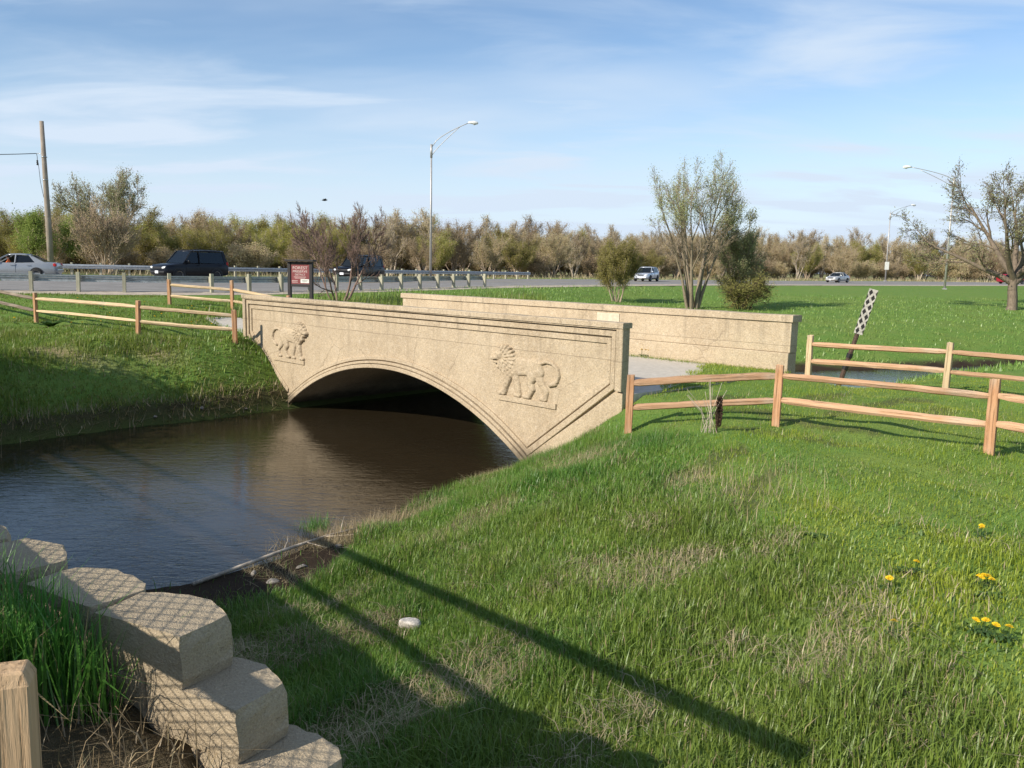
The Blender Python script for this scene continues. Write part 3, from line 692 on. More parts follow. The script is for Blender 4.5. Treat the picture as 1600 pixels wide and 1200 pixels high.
# footpath running off both ends of the deck
def ground_strip(name, pts, wid, m, label, dz=.02):
    c = spline([(a, b, 0) for a, b in pts], 8); A, B = off(c, wid / 2), off(c, -wid / 2)
    nseg = 8; rows = [A * (1 - k / nseg) + B * k / nseg for k in range(nseg + 1)]
    for r_ in rows: r_[:, 2] = sample(r_[:, :2], Zg) + dz
    n = len(c); V = np.vstack(rows); T = np.vstack([np.array([(k * n + i, k * n + i + 1, k * n + n + i + 1, k * n + n + i) for i in range(n - 1)]) for k in range(nseg)])
    return tag(link(name, np_mesh(name, V, T, m, smooth=True)), label, kind='structure')
mid = R0 - NF * (BW / 2)
p_at = lambda t, s=0: tuple(R0 + NE * t - NF * (BW / 2 + s))
gp = [(-.12, 1.3), (.05, 1.9), (.35, 2.7), (.75, 3.5), (1.05, 4.4), (1.55, 5.2), (1.9, 6.0), (-.12, 6.05)]
m = MB(); m.prism(gp, 1.846, 1.862, lambda t, s, d: (*(R0 + NE * t - NF * s), d)); tg = m.build('turf_edge', 'turf'); tag(tg, 'turf creeping over the end of the arch bridge deck', kind='structure')
ground_strip('path', [p_at(BL - .05), p_at(BL + 2), p_at(BL + 5, .3)], 4.6, 'path_asphalt', 'worn grey path leading off the arch bridge towards the highway')

# ------------------------------------------------------------------ highway bridge and chain-link fence beside the camera (they cast the foreground shade)
hb = empty('highway_bridge', (-2.2, 2.8, 0), 0, 'concrete road bridge over the stream beside the block wall', 'bridge')
C0 = .6
def hp(t, s, z): p = np.array((-2.05, C0 + 2.05)) + NE * t + NF * s; return Vector((p[0], p[1], z))     # t along, s away from the stream side
def hchild(mb, name, m, parent, bevel=0):
    o = mb.build(name, m, None, False, bevel); o.parent = parent; o.matrix_parent_inverse = Matrix.Translation(-Vector(parent.location)); return o
HL = 27
m = MB(); m.prism([(0, 2.0), (11, 2.0), (11, 2.72), (0, 2.72)], 0, HL, lambda a, b, d: tuple(hp(d, a, b))); hchild(m, 'deck_slab', 'highway_concrete', hb)
m = MB(); m.prism([(0.0, 2.724), (.35, 2.724), (.30, 3.06), (0.05, 3.06)], .3, HL, lambda a, b, d: tuple(hp(d, a, b))); hchild(m, 'barrier', 'highway_concrete', hb)
for t0 in (7.2, HL - 3.5):
    m = MB(); m.prism([(.6, -.8), (10.4, -.8), (10.4, 1.996), (.6, 1.996)], t0, t0 + .7, lambda a, b, d: tuple(hp(d, a, b))); hchild(m, 'pier', 'highway_concrete', hb)
cl = empty('chain_link_fence', tuple(hp(0, .15, 3.06)), 0, 'galvanised chain link fence along the road bridge barrier', 'fence')
TOPR = 3.99; T0 = -.85; T1 = 24.0
for z_, r_ in ((TOPR, .058), (3.34, .052)):
    m = MB(); m.tube([hp(T0, .15, z_), hp(T1, .15, z_)], r_, 8); hchild(m, 'rail', 'galvanised', cl)
for t_ in np.arange(T0, T1 + .1, 2.9):
    zb = 2.4 if t_ < .3 else 3.062
    m = MB(); m.tube([hp(t_, .15, zb), hp(t_, .15, TOPR + .05)], .024, 8); hchild(m, 'post', 'galvanised', cl)
# woven wires (zig-zags), each wire a thin three-sided tube
pit = .046; hh = TOPR - 3.10; dz_ = pit / 2; seg = int(hh / dz_); W0 = []; W1 = []
for i in range(int((13.0 - T0) / pit)):
    base = T0 + i * pit
    for k in range(seg):
        z0 = 3.10 + k * dz_; sg_ = 1 if (k + i) % 2 else -1; a = base + sg_ * pit / 2; b = base - sg_ * pit / 2
        W0.append(hp(a, .15, z0)); W1.append(hp(b, .15, z0 + dz_))
W0 = np.array(W0); W1 = np.array(W1)
def seg_tubes(P0, P1, r0, r1, n=3):
    d = P1 - P0; L = np.linalg.norm(d, axis=1, keepdims=True); d = d / np.maximum(L, 1e-9)
    ref = np.where(np.abs(d[:, 2:3]) < .9, np.array([[0, 0, 1.]]), np.array([[1., 0, 0]])); a = np.cross(d, ref); a /= np.linalg.norm(a, axis=1, keepdims=True); b = np.cross(d, a)
    V = []
    for P, r in ((P0, r0), (P1, r1)):
        for k in range(n):
            t = 2 * math.pi * k / n; V.append(P + (a * math.cos(t) + b * math.sin(t)) * np.asarray(r).reshape(-1, 1))
    V = np.stack(V, 1).reshape(-1, 3); o = np.arange(len(P0))[:, None] * 2 * n
    T = np.concatenate([o + np.array([[k, (k + 1) % n, n + (k + 1) % n, n + k]]) for k in range(n)], 0); return V, T
V, T = seg_tubes(W0, W1, np.full(len(W0), .0030), np.full(len(W0), .0030))
o = link('wire_mesh', np_mesh('wire_mesh', V, T, 'wire_steel')); o.parent = cl; o.matrix_parent_inverse = Matrix.Translation(-Vector(cl.location)); o['kind'] = 'stuff'

# ------------------------------------------------------------------ block wall
wallr = empty('block_wall', (-1.5, 3.1, 2.0), 0, 'stepped retaining wall of tan split-face concrete blocks', 'retaining wall')
def block_mesh(seed):
    r = random.Random(seed); bm = bmesh.new()
    near = [(-.225 + .45 * i / 6, -.12) for i in range(7)]
    far = [(.235 - .47 * i / 8, .115 + .075 * math.cos((i / 8 - .5) * math.pi) + r.uniform(-.006, .006)) for i in range(9)]
    out = near + [(.232, -.04), (.236, .04)] + far + [(-.236, .04), (-.232, -.04)]
    L = 5; rows = []
    for k in range(L + 1):
        z = -.2 + .2 * k / L; e = .0 if 0 < k < L else .008; row = []
        for i, (a, b) in enumerate(out):
            s = 1 - e / .2; rough = .011 if b > .06 else .005
            row.append(bm.verts.new((a * s + r.uniform(-rough, rough), b * s + r.uniform(-rough, rough), z + r.uniform(-.002, .002))))
        rows.append(row)
    n = len(out)
    for k in range(L):
        for i in range(n): bm.faces.new((rows[k][i], rows[k][(i + 1) % n], rows[k + 1][(i + 1) % n], rows[k + 1][i]))
    bm.faces.new(rows[-1]); bm.faces.new(list(reversed(rows[0])))
    bmesh.ops.recalc_face_normals(bm, faces=bm.faces)
    me = bpy.data.meshes.new('block'); bm.to_mesh(me); bm.free(); set_mat(me, 'block_concrete'); return me
bms = [block_mesh(s) for s in range(4)]
WANG = math.atan2(WU[1], WU[0])
def put_block(cx, cy, ztop, ang, k): 
    o = link('block', bms[k % 4], wallr, (cx + 1.5, cy - 3.1, ztop - 2.025), (0, 0, ang)); return o
put_block(-1.29, 3.03, 2.92, WANG + .02, 0); put_block(-1.70, 3.27, 2.925, WANG - .04, 1); put_block(-2.16, 3.60, 2.93, WANG - .25, 2); put_block(-2.58, 3.86, 2.93, WANG - .1, 3)
for c, (ze, u_end) in enumerate(((2.72, .72), (2.52, .98), (2.32, 1.42), (2.12, 1.85), (1.92, 2.2), (1.72, 2.5))):
    for j in range(5):
        u = u_end - .225 - j * .462
        if u < -1.3: break
        p = WO + WU * u + WN * (.09 - .004 * c); put_block(p[0], p[1], ze - .003 * c, WANG + random.uniform(-.02, .02), c + j)

# ------------------------------------------------------------------ split-rail fences
def rail_mesh(L, seed, m, r=.058, mono=True):
    rd = random.Random(seed); n = 12; k = 7; mb = MB(); prof = [(1 + rd.uniform(-.18, .18)) for _ in range(k)]; ph = rd.uniform(0, 6)
    by, bz = rd.uniform(-.035, .035), rd.uniform(-.03, .02); fl = rd.uniform(.75, 1.0)
    vs = []
    for i in range(n + 1):
        f = i / n; x_ = (f - .5) * L; end = min(1, .55 + min(f, 1 - f) * 9); cy, cz = by * math.sin(f * math.pi) + rd.uniform(-.004, .004), bz * math.sin(f * math.pi) + rd.uniform(-.004, .004)
        for j in range(k):
            a = 2 * math.pi * j / k + ph; rr = r * prof[j] * end * (1 + rd.uniform(-.05, .05)); vs.append((x_, cy + rr * math.cos(a) * fl, cz + rr * math.sin(a)))
    fs = [(i * k + j, i * k + (j + 1) % k, (i + 1) * k + (j + 1) % k, (i + 1) * k + j) for i in range(n) for j in range(k)] + [tuple(reversed(range(k))), tuple(n * k + j for j in range(k))]
    mb.add(vs, fs); return mb.mesh('rail', m)
def post_mesh(h, seed, m, w=.125):
    rd = random.Random(seed); mb = MB(); n = 6; sec = [(-.5, -.42), (-.42, -.5), (.42, -.5), (.5, -.42), (.5, .42), (.42, .5), (-.42, .5), (-.5, .42)]
    sec = [(a * w * (1 + rd.uniform(-.06, .06)), b * w * .85 * (1 + rd.uniform(-.06, .06))) for a, b in sec]; vs = []
    for i in range(n + 1):
        z = -.35 + (h + .35) * i / n; s = 1 - (.05 if i == n else 0)
        for a, b in sec: vs.append((a * s + rd.uniform(-.003, .003), b * s + rd.uniform(-.003, .003), z + (rd.uniform(-.012, .012) if i == n else 0)))
    k = 8; fs = [(i * k + j, i * k + (j + 1) % k, (i + 1) * k + (j + 1) % k, (i + 1) * k + j) for i in range(n) for j in range(k)] + [tuple(reversed(range(k))), tuple(n * k + j for j in range(k))]
    mb.add(vs, fs); return mb.mesh('post', m)
SEED = [100]
def fence(posts, rails, label, pm='cedar', rm='cedar', h=1.02, hz=(.42, .82), group='split rail fences', rmats=None, w=.125):
    """posts: (x, y[, height]); rails: pairs of post indices"""
    g0 = gz_at(*posts[0][:2]); f = empty('split_rail_fence', (posts[0][0], posts[0][1], g0), 0, label, 'fence', group); org = Vector((posts[0][0], posts[0][1], g0))
    tops = []
    for i, p in enumerate(posts):
        SEED[0] += 1; z = p[3] if len(p) > 3 and p[3] is not None else gz_at(p[0], p[1]); tops.append(z)
        q = posts[min(i + 1, len(posts) - 1)]; p0 = posts[max(i - 1, 0)]; ang = math.atan2(q[1] - p0[1], q[0] - p0[0])
        hp_ = p[2] if len(p) > 2 and p[2] else h
        o = link('post', post_mesh(hp_, SEED[0], pm + '_upright', w), f, Vector((p[0], p[1], z)) - org, (random.uniform(-.02, .02), random.uniform(-.02, .02), ang))
        for zh in hz:
            mbh = MB()
    for ri, (i, j) in enumerate(rails):
        a, b = Vector((*posts[i][:2], tops[i])), Vector((*posts[j][:2], tops[j]))
        for k, zh in enumerate(hz):
            SEED[0] += 1; p = a + Vector((0, 0, zh + random.uniform(-.02, .02))); q = b + Vector((0, 0, zh + random.uniform(-.02, .02))); d = q - p; L = d.length + .10
            m_ = rmats[ri][k] if rmats else rm
            o = link('rail', rail_mesh(L, SEED[0], m_), f, (p + q) / 2 - org); o.rotation_euler = d.to_track_quat('X', 'Z').to_euler()
    return f
fence([(1.98, 14.15, .98), (4.33, 13.73, 1.0), (6.71, 11.72, 1.06), (8.75, 9.3)], [(0, 1), (1, 2), (2, 3)], 'orange cedar split rail fence on the lawn running from the bridge end to its corner')
fence([(6.86, 19.6), (9.05, 17.61), (11.3, 15.55), (13.6, 13.4)], [(0, 1), (1, 2), (2, 3)], 'cedar split rail fence starting at the plain parapet in front of the leaning marker', pm='pale_cedar', rm='cedar')
fence([(-20.4, 31.5), (-16.2, 28.9), (-11.12, 25.2), (-8.28, 25.3, .98)], [(0, 1), (1, 2), (2, 3)], 'low split rail fence with pale and weathered dark rails above the stream bank', pm='cedar', rm='pale_cedar', rmats=[('grey_wood', 'grey_wood'), ('pale_cedar', 'pale_cedar'), ('pale_cedar', 'pale_cedar')])
fence([(-13.7, 34.0, 1.0), (-11.0, 33.4, 1.15), (-8.4, 31.9, 1.0)], [(0, 1), (1, 2)], 'short split rail fence with bright yellow rails below the highway guardrail', pm='cedar', rm='pale_cedar', hz=(.36, .78))
# the wooden post and rail end right beside the camera
cr = empty('timber_railing', (-1.25, 2.02, 2.5), 0, 'sawn timber railing post with a rail in the tall grass', 'railing')
m = MB(); m.box((0, 0, .26), (.105, .105, 1.08)); vs = [Vector(v) for v in m.v]
m.v = [(a * (.62 if c > .7 else 1), b * (.62 if c > .7 else 1), c) for a, b, c in m.v]
m2 = MB(); s = .0525; prof = [(s, -.5), (s, .645), (s * .72, .68)]
m2.add([(i * r_, j * r_, z) for r_, z in prof for i, j in ((-1, -1), (1, -1), (1, 1), (-1, 1))], [(k * 4 + i, k * 4 + (i + 1) % 4, k * 4 + 4 + (i + 1) % 4, k * 4 + 4 + i) for k in range(2) for i in range(4)] + [(3, 2, 1, 0), (8, 9, 10, 11)])
o = m2.build('post', 'pine_upright', cr, bevel=.006); o.rotation_euler = (0, 0, .35)
m = MB(); m.bar((-.03, -.06, .50), (-1.6, -.35, .53), .038, .14); m.build('rail', 'pale_cedar', cr, bevel=.005)
m = MB(); m.bar((-.03, -.06, .16), (-1.6, -.35, .19), .038, .14); m.build('rail', 'pale_cedar', cr, bevel=.005)

# ------------------------------------------------------------------ highway furniture
def arclen(A):
    return np.concatenate([[0], np.cumsum(np.linalg.norm(np.diff(A[:, :2], axis=0), axis=1))])
def along(A, s):
    L = arclen(A); return np.array([np.interp(s, L, A[:, k]) for k in range(3)])
def guardrail(A, s0, s1, face, label, postm, step=1.905):
    """A: edge line; face=+1 beam on the far side of the posts, -1 on the near side"""
    p0 = along(A, s0); g = empty('guardrail', tuple(p0), 0, label, 'guardrail', 'highway guardrails'); org = Vector(p0)
    prof = [(-.155, .0), (-.155, .018), (-.10, .018), (-.065, .075), (-.03, .075), (0, .02), (.03, .075), (.065, .075), (.10, .018), (.155, .018), (.155, 0)]
    ns = np.arange(s0, s1 + .01, step); pm = None
    def fr(s):
        p = along(A, s); q = along(A, s + .3); d = Vector(q - p); d.z = 0; d.normalize(); return Vector(p), d, Vector((-d.y, d.x, 0))
    m = MB(); m.box((0, 0, .33), (.14, .18, 1.06)); pmesh = m.mesh('post', postm)
    m = MB(); m.box((0, .16 * face, .57), (.11, .14, .30)); bmesh_ = m.mesh('spacer', postm)
    for s in ns:
        p, d, n = fr(s); o = link('post', pmesh, g, p - org, (0, 0, math.atan2(d.y, d.x))); link('spacer', bmesh_, o)
    for i in range(0, len(ns) - 1, 2):
        m = MB(); ss = np.linspace(ns[i], ns[min(i + 2, len(ns) - 1)] + .06, 5); k = len(prof)
        for s in ss:
            p, d, n = fr(s)
            for z, w in prof: m.v.append(tuple(p - org + n * face * (.245 + w) + Vector((0, 0, .58 + z))))
            for z, w in reversed(prof): m.v.append(tuple(p - org + n * face * (.241 + w) + Vector((0, 0, .58 + z))))
        kk = 2 * k
        for a in range(len(ss) - 1):
            for b in range(kk): m.f.append((a * kk + b, a * kk + (b + 1) % kk, (a + 1) * kk + (b + 1) % kk, (a + 1) * kk + b))
        m.f += [tuple(range(kk)), tuple((len(ss) - 1) * kk + b for b in range(kk))]; m.mi = [0] * len(m.f)
        m.build('beam', 'galvanised', g)
    return g
GN = off(NEAR, .25); LN = arclen(GN)
sN = lambda x_: float(np.interp(x_, GN[:, 0], LN))
guardrail(GN, sN(-34), sN(-1.0), 1, 'near steel guardrail on wooden posts along the grassy side of the highway', 'rail_post_upright')
GF = off(FAR, -.9); LF = arclen(GF); sF = lambda x_: float(np.interp(x_, GF[:, 0], LF))
guardrail(GF, sF(-52), sF(2.0), -1, 'far steel guardrail behind the passing cars', 'rail_post_upright')

def light_pole(x, y, z, h, arm, ang, label, rise=2.0):
    p = empty('street_light', (x, y, z), ang, label, 'street light', 'highway street lights')
    m = MB(); m.tube([(0, 0, 0), (0, 0, h)], [.13, .075], 12); m.build('mast', 'pole_steel', p, True)
    m = MB(); m.box((0, 0, .08), (.42, .42, .16)); m.build('base', 'pole_steel', p, bevel=.02)
    def crv(z0, z1, k): return [(arm * f, 0, z0 + (z1 - z0) * (f ** k)) for f in np.linspace(0, 1, 9)]
    m = MB(); m.tube(crv(h - .25, h + rise, .62), .036, 8); m.build('upper_arm', 'pole_steel', p, True)
    m = MB(); m.tube([(arm * .78 * f, 0, h - 1.0 + (rise + 1.0 - .32) * (f ** .85)) for f in np.linspace(0, 1, 9)], .030, 8); m.build('lower_arm', 'pole_steel', p, True)
    m = MB(); m.tube([(0, 0, h - 1.15), (0, 0, h + .08)], .11, 12); m.build('collar', 'pole_steel', p, True)
    m = MB(); m.tube([(arm - .1, 0, h + rise), (arm + .12, 0, h + rise + .03), (arm + .45, 0, h + rise + .02), (arm + .78, 0, h + rise - .02), (arm + .86, 0, h + rise - .04)], [.06, .12, .17, .13, .04], 12)
    hd = m.build('lamp_head', 'lamp_white', p, True)
    m = MB(); m.lathe([(.001, -.11), (.09, -.09), (.145, -.03), (.15, .0)], 14, 'z', (arm + .5, 0, h + rise - .10)); m.build('lens', 'lamp_lens', hd, True)
    return p
light_pole(-8.0, 82, 3.0, 12.4, 3.5, 0, 'tall steel street light behind the guardrail with its arm over the road', 2.1)
light_pole(64.4, 149, 3.1, 11.7, 4.3, .3, 'distant street light with a white sign on its mast', 1.5)
light_pole(48.2, 96, gz_at(48.2, 96) - .05, 12.2, 4.6, math.pi - .15, 'street light on the grass slope with its arm reaching back over the field', 1.2)
sp = empty('roadside_sign', (64.25, 148.6, 4.6), .1, 'small white notice fixed to a distant street light mast', 'sign')
m = MB(); m.box((0, -.14, 1.2), (.75, .03, 1.35)); m.build('panel', 'sign_white', sp); m = MB(); m.box((.0, -.08, 1.2), (.1, .1, 1.0)); m.build('bracket', 'pole_steel', sp)

up_ = empty('utility_pole', (-36.8, 68, 2.9), 0, 'tall brown wooden utility pole behind the silver sedan', 'utility pole')
m = MB(); m.tube([(0.10, 0, -.3), (.06, 0, 4), (.0, 0, 8), (-.06, 0, 11.8)], [.24, .22, .185, .155], 14, jit=.03); m.build('pole', 'pole_upright', up_, True)
for z_ in (7.35, 9.1):
    m = MB(); m.lathe([(.20, -.03), (.215, -.03), (.215, .03), (.20, .03)], 14, 'z', (.0, 0, z_)); m.build('band', 'galvanised', up_, True)
m = MB(); m.tube([(.04, .1, 5.9), (-.25, .1, 6.0), (-.42, 0.05, 7.2), (-.48, 0, 8.6)], .018, 6); m.build('ground_wire', 'cable', up_, True)
cb = empty('overhead_cable', (-37.4, 68, 11.9), 0, 'thin overhead cable running off from the utility pole', 'cable')
m = MB(); m.tube([(-12 * f, -6 * f, .35 - 1.6 * f + 1.0 * f * f) for f in np.linspace(0, 1, 12)], .03, 6); m.build('wire', 'cable', cb, True)
m = MB(); m.tube([(.02, 0, .36), (.06, 0, .1), (.05, 0, -.15)], .02, 6); m.build('drop', 'cable', cb, True)
m = MB(); m.lathe([(.02, -.55), (.09, -.5), (.04, -.42), (.09, -.36), (.04, -.28), (.09, -.22), (.02, -.12)], 10, 'z', (.05, 0, 0)); m.build('insulator', 'insulator', cb, True)
m = MB(); m.tube([(.06, 0, .36), (.6, 0, .33)], .03, 6); m.build('bracket', 'galvanised', cb, True)

# preserve sign
sg = empty('notice_board', (-8.2, 33, gz_at(-8.2, 33)), -.18, 'dark framed red notice board standing behind the arch bridge parapet', 'sign')
gz0 = gz_at(-8.2, 33)
TOPS = 4.33 - gz0
for x_ in (-.47, .42):
    m = MB(); m.box((x_, 0, (TOPS - .08) / 2 - .2), (.12, .14, TOPS - .08 + .4)); m.build('post', 'sign_brown', sg, bevel=.008)
m = MB(); m.box((0, -.03, TOPS - .03), (1.16, .34, .07)); m.build('cap', 'sign_brown', sg, bevel=.01)
m = MB(); m.box((-.025, -.0, TOPS - .125), (.75, .10, .09)); m.build('top_beam', 'sign_brown', sg, bevel=.006)
m = MB(); m.box((-.025, 0, TOPS - .98), (.75, .10, .10)); m.build('bottom_beam', 'sign_brown', sg, bevel=.006)
m = MB(); m.box((-.025, -.01, TOPS - .55), (.762, .05, .745)); pan = m.build('panel', 'sign_red', sg)
def lettering(txt, size, x_, z_, parent, m, y_=-.0385, ext=.0025):
    cu = bpy.data.curves.new('lettering', 'FONT'); cu.body = txt; cu.size = size; cu.align_x = 'CENTER'; cu.extrude = ext
    tmp = bpy.data.objects.new('lettering_tmp', cu); COL.objects.link(tmp); dg = bpy.context.evaluated_depsgraph_get()
    me = bpy.data.meshes.new_from_object(tmp.evaluated_get(dg)); COL.objects.unlink(tmp); bpy.data.objects.remove(tmp)
    me.materials.clear(); set_mat(me, m); return link('lettering', me, parent, (x_, y_, z_), (math.pi / 2, 0, 0))
lettering('FOREST', .155, -.025, TOPS - .36, pan, 'sign_letter').scale = (1.15, 1, 1)
lettering('PRESERVE', .125, -.025, TOPS - .485, pan, 'sign_letter').scale = (1.12, 1, 1)
lettering('DISTRICT', .10, -.025, TOPS - .60, pan, 'sign_letter')
m = MB()
for i, w_ in enumerate((.5, .42)): m.box((-.03, -.037, TOPS - .655 - i * .045), (w_, .004, .014))
for i in range(2): m.box((-.24, -.037, TOPS - .80 - i * .055), (.24, .004, .016))
m.build('small_print', 'sign_letter', pan)
m = MB(); m.box((.165, -.038, TOPS - .81), (.34, .006, .145)); wl = m.build('white_plate', 'sign_white', pan)
m = MB()
for i in range(2): m.box((.165, -.0425, TOPS - .79 - i * .045), (.24 - .05 * i, .003, .014))
m.build('small_print', 'sign_brown', wl)

# leaning object marker by the stream
mk = empty('marker_post', (10.55, 27.2, .72), 0, 'leaning marker panel with black diamonds on a rusty post by the stream', 'marker'); 
mk.rotation_euler = (R(4), R(14.5), R(-22))
m = MB(); m.tube([(0, 0, -.9), (0, 0, 2.3)], [.08, .065], 8); m.build('post', 'rusty_post', mk, False)
for z_ in (.55, .95):
    m = MB(); m.lathe([(.08, -.07), (.095, -.07), (.095, .07), (.08, .07)], 8, 'z', (0, 0, z_)); m.build('clamp', 'marker_black', mk)
m = MB(); m.box((.02, -.09, 2.42), (.27, .025, 1.46)); pn_ = m.build('panel', 'marker_white', mk, bevel=.008)
dm = MB(); dm.prism([(0, -.10), (.060, 0), (0, .10), (-.060, 0)], 0, .004, lambda a, b, d: (a, -d, b)); dme = dm.mesh('diamond', 'marker_black')
hm = MB(); hm.prism([(0, -.085), (.045, 0), (0, .085)], 0, .004, lambda a, b, d: (a, -d, b)); hme = hm.mesh('half_diamond', 'marker_black')
for i in range(9):
    z_ = 1.80 + i * .155
    link('diamond', dme, pn_, (.02 + (.056 if i % 2 else -.056), -.1035, z_))
    o = link('half_diamond', hme, pn_, (.02 + (-.134 if i % 2 else .134), -.1035, z_));
    if not i % 2: o.scale = (-1, 1, 1)

# ------------------------------------------------------------------ vehicles
def make_car(spec, paint, label, loc, heading, name='car', open_window=False, cat='car'):
    """local +X is the nose. spec gives the stations and cabin points"""
    c = empty(name, loc, heading, label, cat, 'vehicles on the highway')
    S = spec; W = S['w']
    m = MB(); n = 0
    for (x_, zb, zt, w) in S['body']:
        h = zt - zb; sec = [(w * .80, zb), (w * .97, zb + .10 * h), (w, zb + .38 * h), (w * .985, zb + .72 * h), (w * .93, zt - .05 * h), (w * .80, zt)]
        sec = sec + [(-a, b) for a, b in reversed(sec)]; n = len(sec); m.v += [(x_, a, b) for a, b in sec]
    k = len(S['body'])
    m.f = [(i * n + j, i * n + (j + 1) % n, (i + 1) * n + (j + 1) % n, (i + 1) * n + j) for i in range(k - 1) for j in range(n)] + [tuple(reversed(range(n))), tuple((k - 1) * n + j for j in range(n))]
    m.mi = [0] * len(m.f); body = m.build('body', paint, c, True)
    mod = body.modifiers.new('bevel', 'BEVEL'); mod.width = .03; mod.segments = 2; mod.limit_method = 'ANGLE'; mod.angle_limit = R(35)
    # cabin
    xa, za = S['a']; xf, zf = S['rf']; xr, zr = S['rr']; xc, zc = S['c']; wb, wr = S['wb'], S['wr']; H = zf
    def sd(x_, z_, s, o=0):     # point on the cabin side
        f = np.clip((z_ - za) / (H - za), 0, 1); return (x_, s * (wb + (wr - wb) * f + o), z_)
    m = MB(); nr = 7; vs = []
    for i in range(nr):
        f = i / (nr - 1); x_ = xf + (xr - xf) * f; z_ = zf + (zr - zf) * f + .03 * math.sin(f * math.pi)
        for a, dz in ((-1, -.03), (-.9, .03), (-.4, .05), (.4, .05), (.9, .03), (1, -.03)): vs.append((x_, wr * a, z_ + dz))
        for a in (1, -1): vs.append((x_, wr * a * .95, z_ - .05))
    m.add(vs, [(i * 8 + j, i * 8 + (j + 1) % 8, i * 8 + 8 + (j + 1) % 8, i * 8 + 8 + j) for i in range(nr - 1) for j in range(8)] + [tuple(range(8)), tuple((nr - 1) * 8 + j for j in range(8))]); m.build('roof', paint, c, True)
    for s in (1, -1):
        m = MB(); m.bar(sd(xa, za, s), sd(xf, zf, s), .05, .075); m.build('pillar', paint, c)
        xb = S['b']; m = MB(); m.bar(sd(xb + .03, za - .02, s), sd(xb, H, s), .05, .10); m.build('pillar', paint, c)
        m = MB(); q = S['cp']; poly = [(q[0], za - .02), (xc, zc), (xr, zr), (q[1], H - .01)]; m.prism(poly, -.05, .0, lambda a, b, d: sd(a, b, s, d)); m.build('pillar', paint, c)
        # panes
        fw_ = [(xa - .10, za + .02), (xb + .08, za + .02), (xb + .06, H - .05), (xf + .03, H - .05)]
        rw_ = [(xb - .03, za + .02), (q[0] + .0, za + .02), (q[1] + .02, H - .05), (xb - .05, H - .05)]
        for ii, poly in enumerate((fw_, rw_)):
            if ii == 0 and open_window and s == 1: continue
            m = MB(); m.prism(poly, -.035, -.025, lambda a, b, d: sd(a, b, s, d)); m.build('side_window', 'car_glass', c)
        m = MB(); m.box(sd(xa - .28, za + .10, s, .11), (.12, .18, .14)); m.build('mirror', S.get('mirror', paint), c, bevel=.03)
        m = MB(); m.bar((S['body'][1][0] + .5, s * (W + .004), .34), (S['body'][-2][0] - .5, s * (W + .004), .34), .012, .10); m.build('side_trim', S.get('trim', 'car_trim'), c)
        for xd in (xb + .06, q[0] + .25):
            m = MB(); m.box((xd + .1, s * (W + .0), za - .12), (.18, .03, .035)); m.build('door_handle', paint, c)
        for xd, zt in ((xb, za), (xa - .15, za - .05)):
            m = MB(); m.box((xd, s * (W * .985), .62), (.012, .03, .55)); m.build('door_seam', 'car_trim', c)
    m = MB(); m.add([(xa + .01, -wb * .95, za + .01), (xa + .01, wb * .95, za + .01), (xf + .01, wr * .95, zf - .02), (xf + .01, -wr * .95, zf - .02)], [(0, 1, 2, 3)]); m.build('windshield', 'car_glass', c)
    m = MB(); m.add([(xc - .01, -wb * .92, zc + .02), (xc - .01, wb * .92, zc + .02), (xr - .01, wr * .95, zr - .02), (xr - .01, -wr * .95, zr - .02)], [(0, 1, 2, 3)]); m.build('rear_window', 'car_glass', c)
    m = MB(); m.box(((xa + xc) / 2 - .05, 0, za - .005), (abs(xa - xc) * .86, wb * 1.8, .04)); 
    for s in (1, -1):
        m.box((xb + .02, s * .37, za + .14), (.16, .46, .5)); m.box((xb + .0, s * .37, za + .42), (.10, .24, .2))
    m.box((xb - .95, 0, za + .08), (.18, 1.2, .4)); m.build('interior', 'interior', c)
    # wheels
    rw = S['r']
    tm = MB(); tm.lathe([(rw * .62, -.10), (rw * .93, -.105), (rw, -.07), (rw, .07), (rw * .93, .105), (rw * .62, .10)], 22, 'y')
    tme = tm.mesh('wheel', 'tyre', True)
    rm_ = MB(); rm_.lathe([(.001, .02), (rw * .16, .03)], 22, 'y'); rm_.lathe([(rw * .54, .03), (rw * .60, .09), (rw * .65, .095)], 22, 'y')
    for k_ in range(5):
        a = k_ * 2 * math.pi / 5; rm_.bar((rw * .1 * math.cos(a), .03, rw * .1 * math.sin(a)), (rw * .57 * math.cos(a), .05, rw * .57 * math.sin(a)), .07, .03, Vector((0, 1, 0)))
    rme = rm_.mesh('rim', 'rim'); dk = MB(); dk.lathe([(.001, 0), (rw * .63, 0)], 18, 'y'); dke = dk.mesh('brake_disc', 'car_trim')
    am = MB(); n_ = 18; pts = [((rw + .06) * math.cos(math.pi * i / n_ - 0), (rw + .06) * math.sin(math.pi * i / n_)) for i in range(n_ + 1)] + [(-rw - .06, -.12), (rw + .06, -.12)]
    am.prism(pts, -.02, .006, lambda a, b, d: (a, d, b)); ame = am.mesh('wheel_arch', 'car_trim')
    for xw in S['wheels']:
        for s in (1, -1):
            link('wheel_arch', ame, c, (xw, s * W, rw), (0, 0, 0 if s > 0 else math.pi))
            w_ = link('wheel', tme, c, (xw, s * (W - .06), rw)); 
            if s < 0: w_.rotation_euler = (0, 0, math.pi)
            link('rim', rme, w_, (0, .0, 0)); link('brake_disc', dke, w_, (0, .015, 0))
    xn = S['body'][-1][0]; xt = S['body'][0][0]; zl, zt_ = S['lamp']
    for s in (1, -1):
        m = MB(); m.tube([(xn - .22, s * W * .84, zl), (xn - .06, s * W * .70, zl), (xn - .005, s * W * .52, zl - .02)], [.06, .085, .06], 10); m.build('headlight', 'headlight', c, True)
        m = MB(); m.box((xt + .10, s * W * .80, zt_), (.16, .24, S.get('tl', .18))); m.build('taillight', 'taillight', c, bevel=.03)
